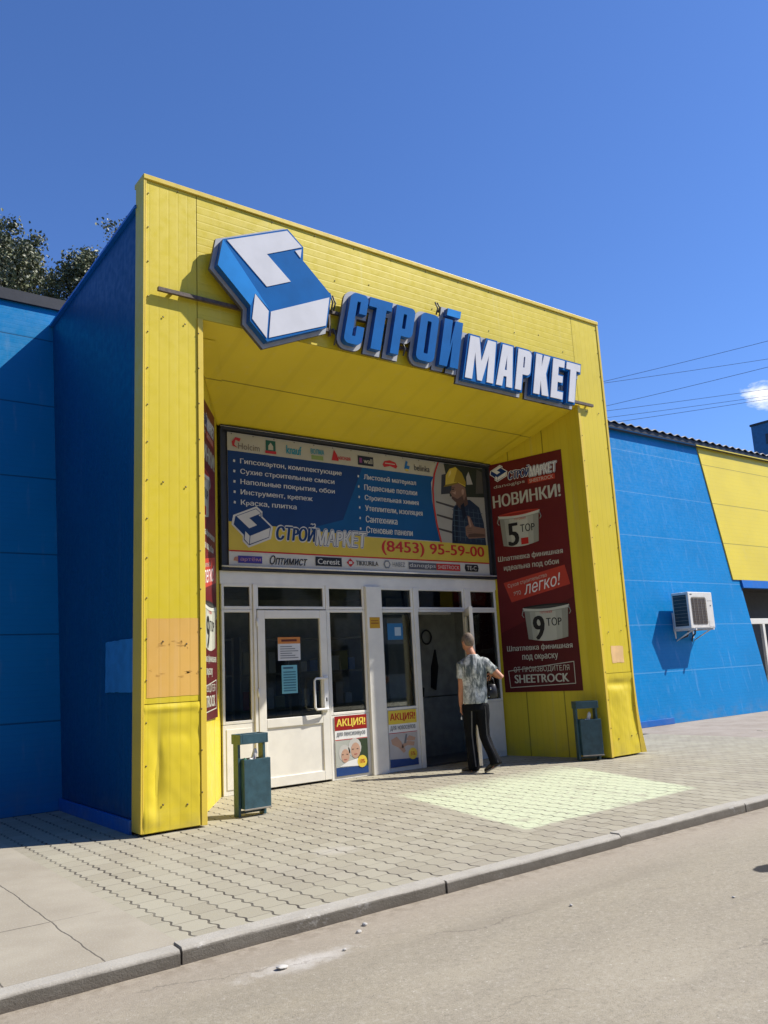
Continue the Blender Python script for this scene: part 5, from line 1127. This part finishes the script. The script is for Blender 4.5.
# ------------------------------------------------------------------ rubble on the road
for i, (x, y, r, lab) in enumerate(((-.72, -3.98, .045, 'flat chip of white rubble in the plaster smear near the kerb'), (-.05, -3.77, .03, 'small white lump on the asphalt nearest the kerb joint'), (.06, -3.68, .032, 'white pebble lying close against the kerb'), (-.30, -3.98, .02, 'tiny pale pebble between the chips on the road'), (1.25, -4.35, .022, 'lone pale pebble further right on the asphalt'), (2.1, -5.0, .018, 'small dark pebble in the middle of the road'))):
    bm = bmesh.new(); bmesh.ops.create_icosphere(bm, subdivisions=2, radius=r * .5)
    for v_ in bm.verts: v_.co = V((v_.co.x * (1.6 if i == 0 else 1.1), v_.co.y, v_.co.z * (.45 if i == 0 else .75))) * (1 + .5 * noise.noise(v_.co * 40 + V((i * 7, 0, 0))))
    me = bpy.data.meshes.new('stone'); bm.to_mesh(me); bm.free(); me.materials.append(MATS['rubble'])
    o = bpy.data.objects.new('stone', me); COL.objects.link(o); o.location = (x, y, RZ + r * .3); o.rotation_euler.z = i; tag(o, lab, 'stone', 'bits of rubble on the road')

# ------------------------------------------------------------------ trees behind the left wing
def tree(label, x, y, zt, rad, zb, nleaf, seed, group, lean=0, leafs=.12):
    rnd_ = random.Random(seed); t_ = thing('poplar_tree', label, 'tree', (x, y, -.14), group)
    tk = MB(); tips = []
    trunk = [V((x + lean * f + .25 * math.sin(f * 3 + seed), y, -.14 + (zt - .6) * f)) for f in (0, .15, .3, .5, .7, .85, 1)]
    tk.tube(trunk, [.32, .27, .22, .16, .10, .06, .025], 'bark', 10)
    for i in range(60):
        f = rnd_.uniform(.32, .98) ** .75; z0 = -.14 + (zt - .6) * f; k_ = f * 6; p0 = trunk[min(6, int(k_))].lerp(trunk[min(6, int(k_) + 1)], k_ - int(k_))
        p0 = V((p0.x, p0.y, z0)); an = i * 2.4 + rnd_.uniform(-.4, .4)
        prof = math.sin(min(1, max(.0, (1.06 - f) / .62)) * math.pi * .5) ** .5
        ln = rad * prof * rnd_.uniform(.6, 1.1); d = V((math.cos(an), math.sin(an), rnd_.uniform(.25, .9))).normalized()
        p1 = p0 + d * ln * .55 + V((0, 0, .1)); p2 = p0 + d * ln + V((0, 0, ln * .25))
        tk.tube([p0, p1, p2], [.05 * (1.2 - f) + .02, .03 * (1.2 - f) + .012, .008], 'bark', 6)
        tips += [(p1, .5), (p0.lerp(p1, .5), .4), (p1.lerp(p2, .5), .5), (p2, .42), (p2 + V((rnd_.uniform(-.4, .4), rnd_.uniform(-.4, .4), rnd_.uniform(.1, .6))), .3)]
    tips += [(trunk[-1] + V((0, 0, dz)), .25) for dz in (0, .25, .5)]
    tk.build('trunk', t_)
    cr_ = MB(); ms = [cr_.mat(m_) for m_ in ('leaf_dark', 'leaf_mid', 'leaf_silver')]
    for i in range(nleaf):
        c_, r_ = tips[rnd_.randrange(len(tips))]
        p = c_ + V((rnd_.gauss(0, r_ * .55), rnd_.gauss(0, r_ * .55), rnd_.gauss(0, r_ * .5)))
        n_ = V((rnd_.gauss(0, 1), rnd_.gauss(0, 1), rnd_.gauss(.4, .8))).normalized(); a = n_.orthogonal().normalized(); b = n_.cross(a); an = rnd_.random() * 6.28
        a, b = a * math.cos(an) + b * math.sin(an), b * math.cos(an) - a * math.sin(an); s_ = leafs * rnd_.uniform(.6, 1.25)
        k_ = len(cr_.v); cr_.v += [p - a * s_ * .55, p + b * s_ * .38 + n_ * s_ * .12, p + a * s_ * .6, p - b * s_ * .38 + n_ * s_ * .12]; cr_.f.append((k_, k_ + 1, k_ + 2, k_ + 3))
        cr_.mi.append(ms[rnd_.choices((0, 1, 2), (4, 4, 2.2))[0]]); cr_.sm.append(False)
    cr_.build('crown', t_, recalc=False)
    return t_
G_ = 'trees behind the left wing'
tree('bushy silver green tree at the far left behind the roof', 2.9, 20.5, 17.15, 2.7, 8, 46000, 3, G_)
tree('narrower tree in the middle, lower than the one at the far left', 5.35, 20.2, 17.3, 1.5, 8, 24000, 11, G_)
tree('tree whose tip just shows over the sloping portal side', 7.3, 21.0, 19.2, 2.2, 8, 20000, 5, G_)
far_t = tree('tree standing behind the gap between the two nearer crowns', 4.2, 23.5, 17.2, 3.2, 8, 36000, 21, G_)
# trees and blocks added out of view to shade the front and darken glass
for i, (x, y, sc) in enumerate(((-12.5, -7.5, .8), (-17, -8.0, .8), (-24, -6, .8), (4, -21, .6), (19, -21.5, .65), (35, -21, .6))):
    c_ = copy_tree(far_t); c_.location = (x, y, -.14); c_.scale = (sc * 1.5, sc * 1.5, sc); c_.rotation_euler.z = i * 1.7
    c_['label'] = 'added unseen tree across the road, darkening the shop glass' if i > 2 else 'added unseen tree beside the left wing, blocking sky light'; c_['group'] = 'added shading trees outside the frame'
SG_ = thing('sky_blocker', 'added unseen dark block beside the left wing, deepening the shade', 'light blocker', (-15, -1.5, -.14))  # unseen block added to cut sky light on the shaded left walls
plain('blocker_dark', (0.045, 0.038, 0.03), 0.8, 0.2, bump=.3, scale=4)
MB().box(-22, -9, -5, 2.4, -.14, 6.2, 'blocker_dark').build('wall', SG_)
MB().box(-22.3, -8.8, -5.3, 2.5, 6.2, 6.35, 'dark_fascia').build('roof', SG_)
MB().box(-9.0, -8.96, -3, 0, -.1, 2.6, 'far_blue').build('door', SG_)  # door on the added unseen sky blocker
OB = thing('added_opposite_block', 'added unseen block across the road, darkening the shop glass and shade', 'building', (12, -27, -.14))  # unseen block added so the door glass mirrors a dark front
plain('added_block_wall', (0.45, 0.41, 0.36), 0.9, 0.2, bump=.3, scale=3)
MB().box(-30, 62, -38, -26, -.14, 10.5, 'added_block_wall').build('wall', OB)
MB().box(-30.3, 62.3, -38.3, -25.7, 10.5, 10.8, 'dark_fascia').build('roof', OB)
for i in range(22):
    for z in (1.2, 4.4, 7.6): MB().box(-28 + i * 4.1, -26.2 + i * 4.1, -25.998, -25.96, z, z + 1.7, 'far_glass').build('window', OB)  # windows on the added unseen block

# ------------------------------------------------------------------ overhead wires
CP = V((-3.1666, -8.3016, 1.5))
WR_ = [((42.71, 25.44, 20.39), (30.85, 8.18, 14.60), 13.5), ((42.66, 25.58, 20.27), (31.02, 8.38, 13.88), 14.0), ((43.03, 25.89, 18.75), (31.09, 8.46, 13.55), 12.5),
       ((43.08, 25.97, 18.42), (31.28, 8.69, 12.65), 12.9), ((43.4, 25.76, 17.97), (31.34, 8.76, 12.37), 12.9), ((43.89, 25.25, 17.61), (31.36, 8.79, 12.24), 12.1)]
for i, (l, r, zz) in enumerate(WR_):
    dl, dr = V(l) - CP, V(r) - CP; pl, pr_ = CP + dl * ((zz - 1.5) / dl.z), CP + dr * ((zz - 1.5) / dr.z); d = pr_ - pl
    m = MB(); pts = []
    for k_ in range(21):
        f = -.9 + 3.2 * k_ / 20; p = pl + d * f; pts.append(p + V((0, 0, .06 * (f - .5) ** 2 - .015)))
    m.tube(pts, .009, 'wire_black', 6)
    tag(m.build('overhead_wire'), ('topmost overhead wire in the sky right of the portal', 'second overhead wire from the top, close under the topmost', 'third overhead wire from the top, steepest and darkest', 'fourth overhead wire from the top, passing above the cloud', 'fifth overhead wire from the top', 'lowest overhead wire just above the roof edge')[i], 'wire', 'overhead wires')

# ------------------------------------------------------------------ far blue block
FB = thing('industrial_block', 'dark blue clad block with two small windows rising behind the right roof', 'building', (48, 11, -.14))
fx, fy, fz = 42.8, 15.7, 14.45
MB().box(fx, 56, 2 + 4, fy, -.14, fz, 'far_blue').build('wall', FB)
MB().box(fx - .05, 56.2, 5.8, fy + .05, fz, fz + .12, 'dark_fascia').build('roof', FB)
for y in (14.9, 13.75, 12.6, 11.4): 
    w_ = MB().box(fx - .03, fx - .004, y - .62, y, fz - 1.25, fz - .65, 'far_glass').build('window', FB)
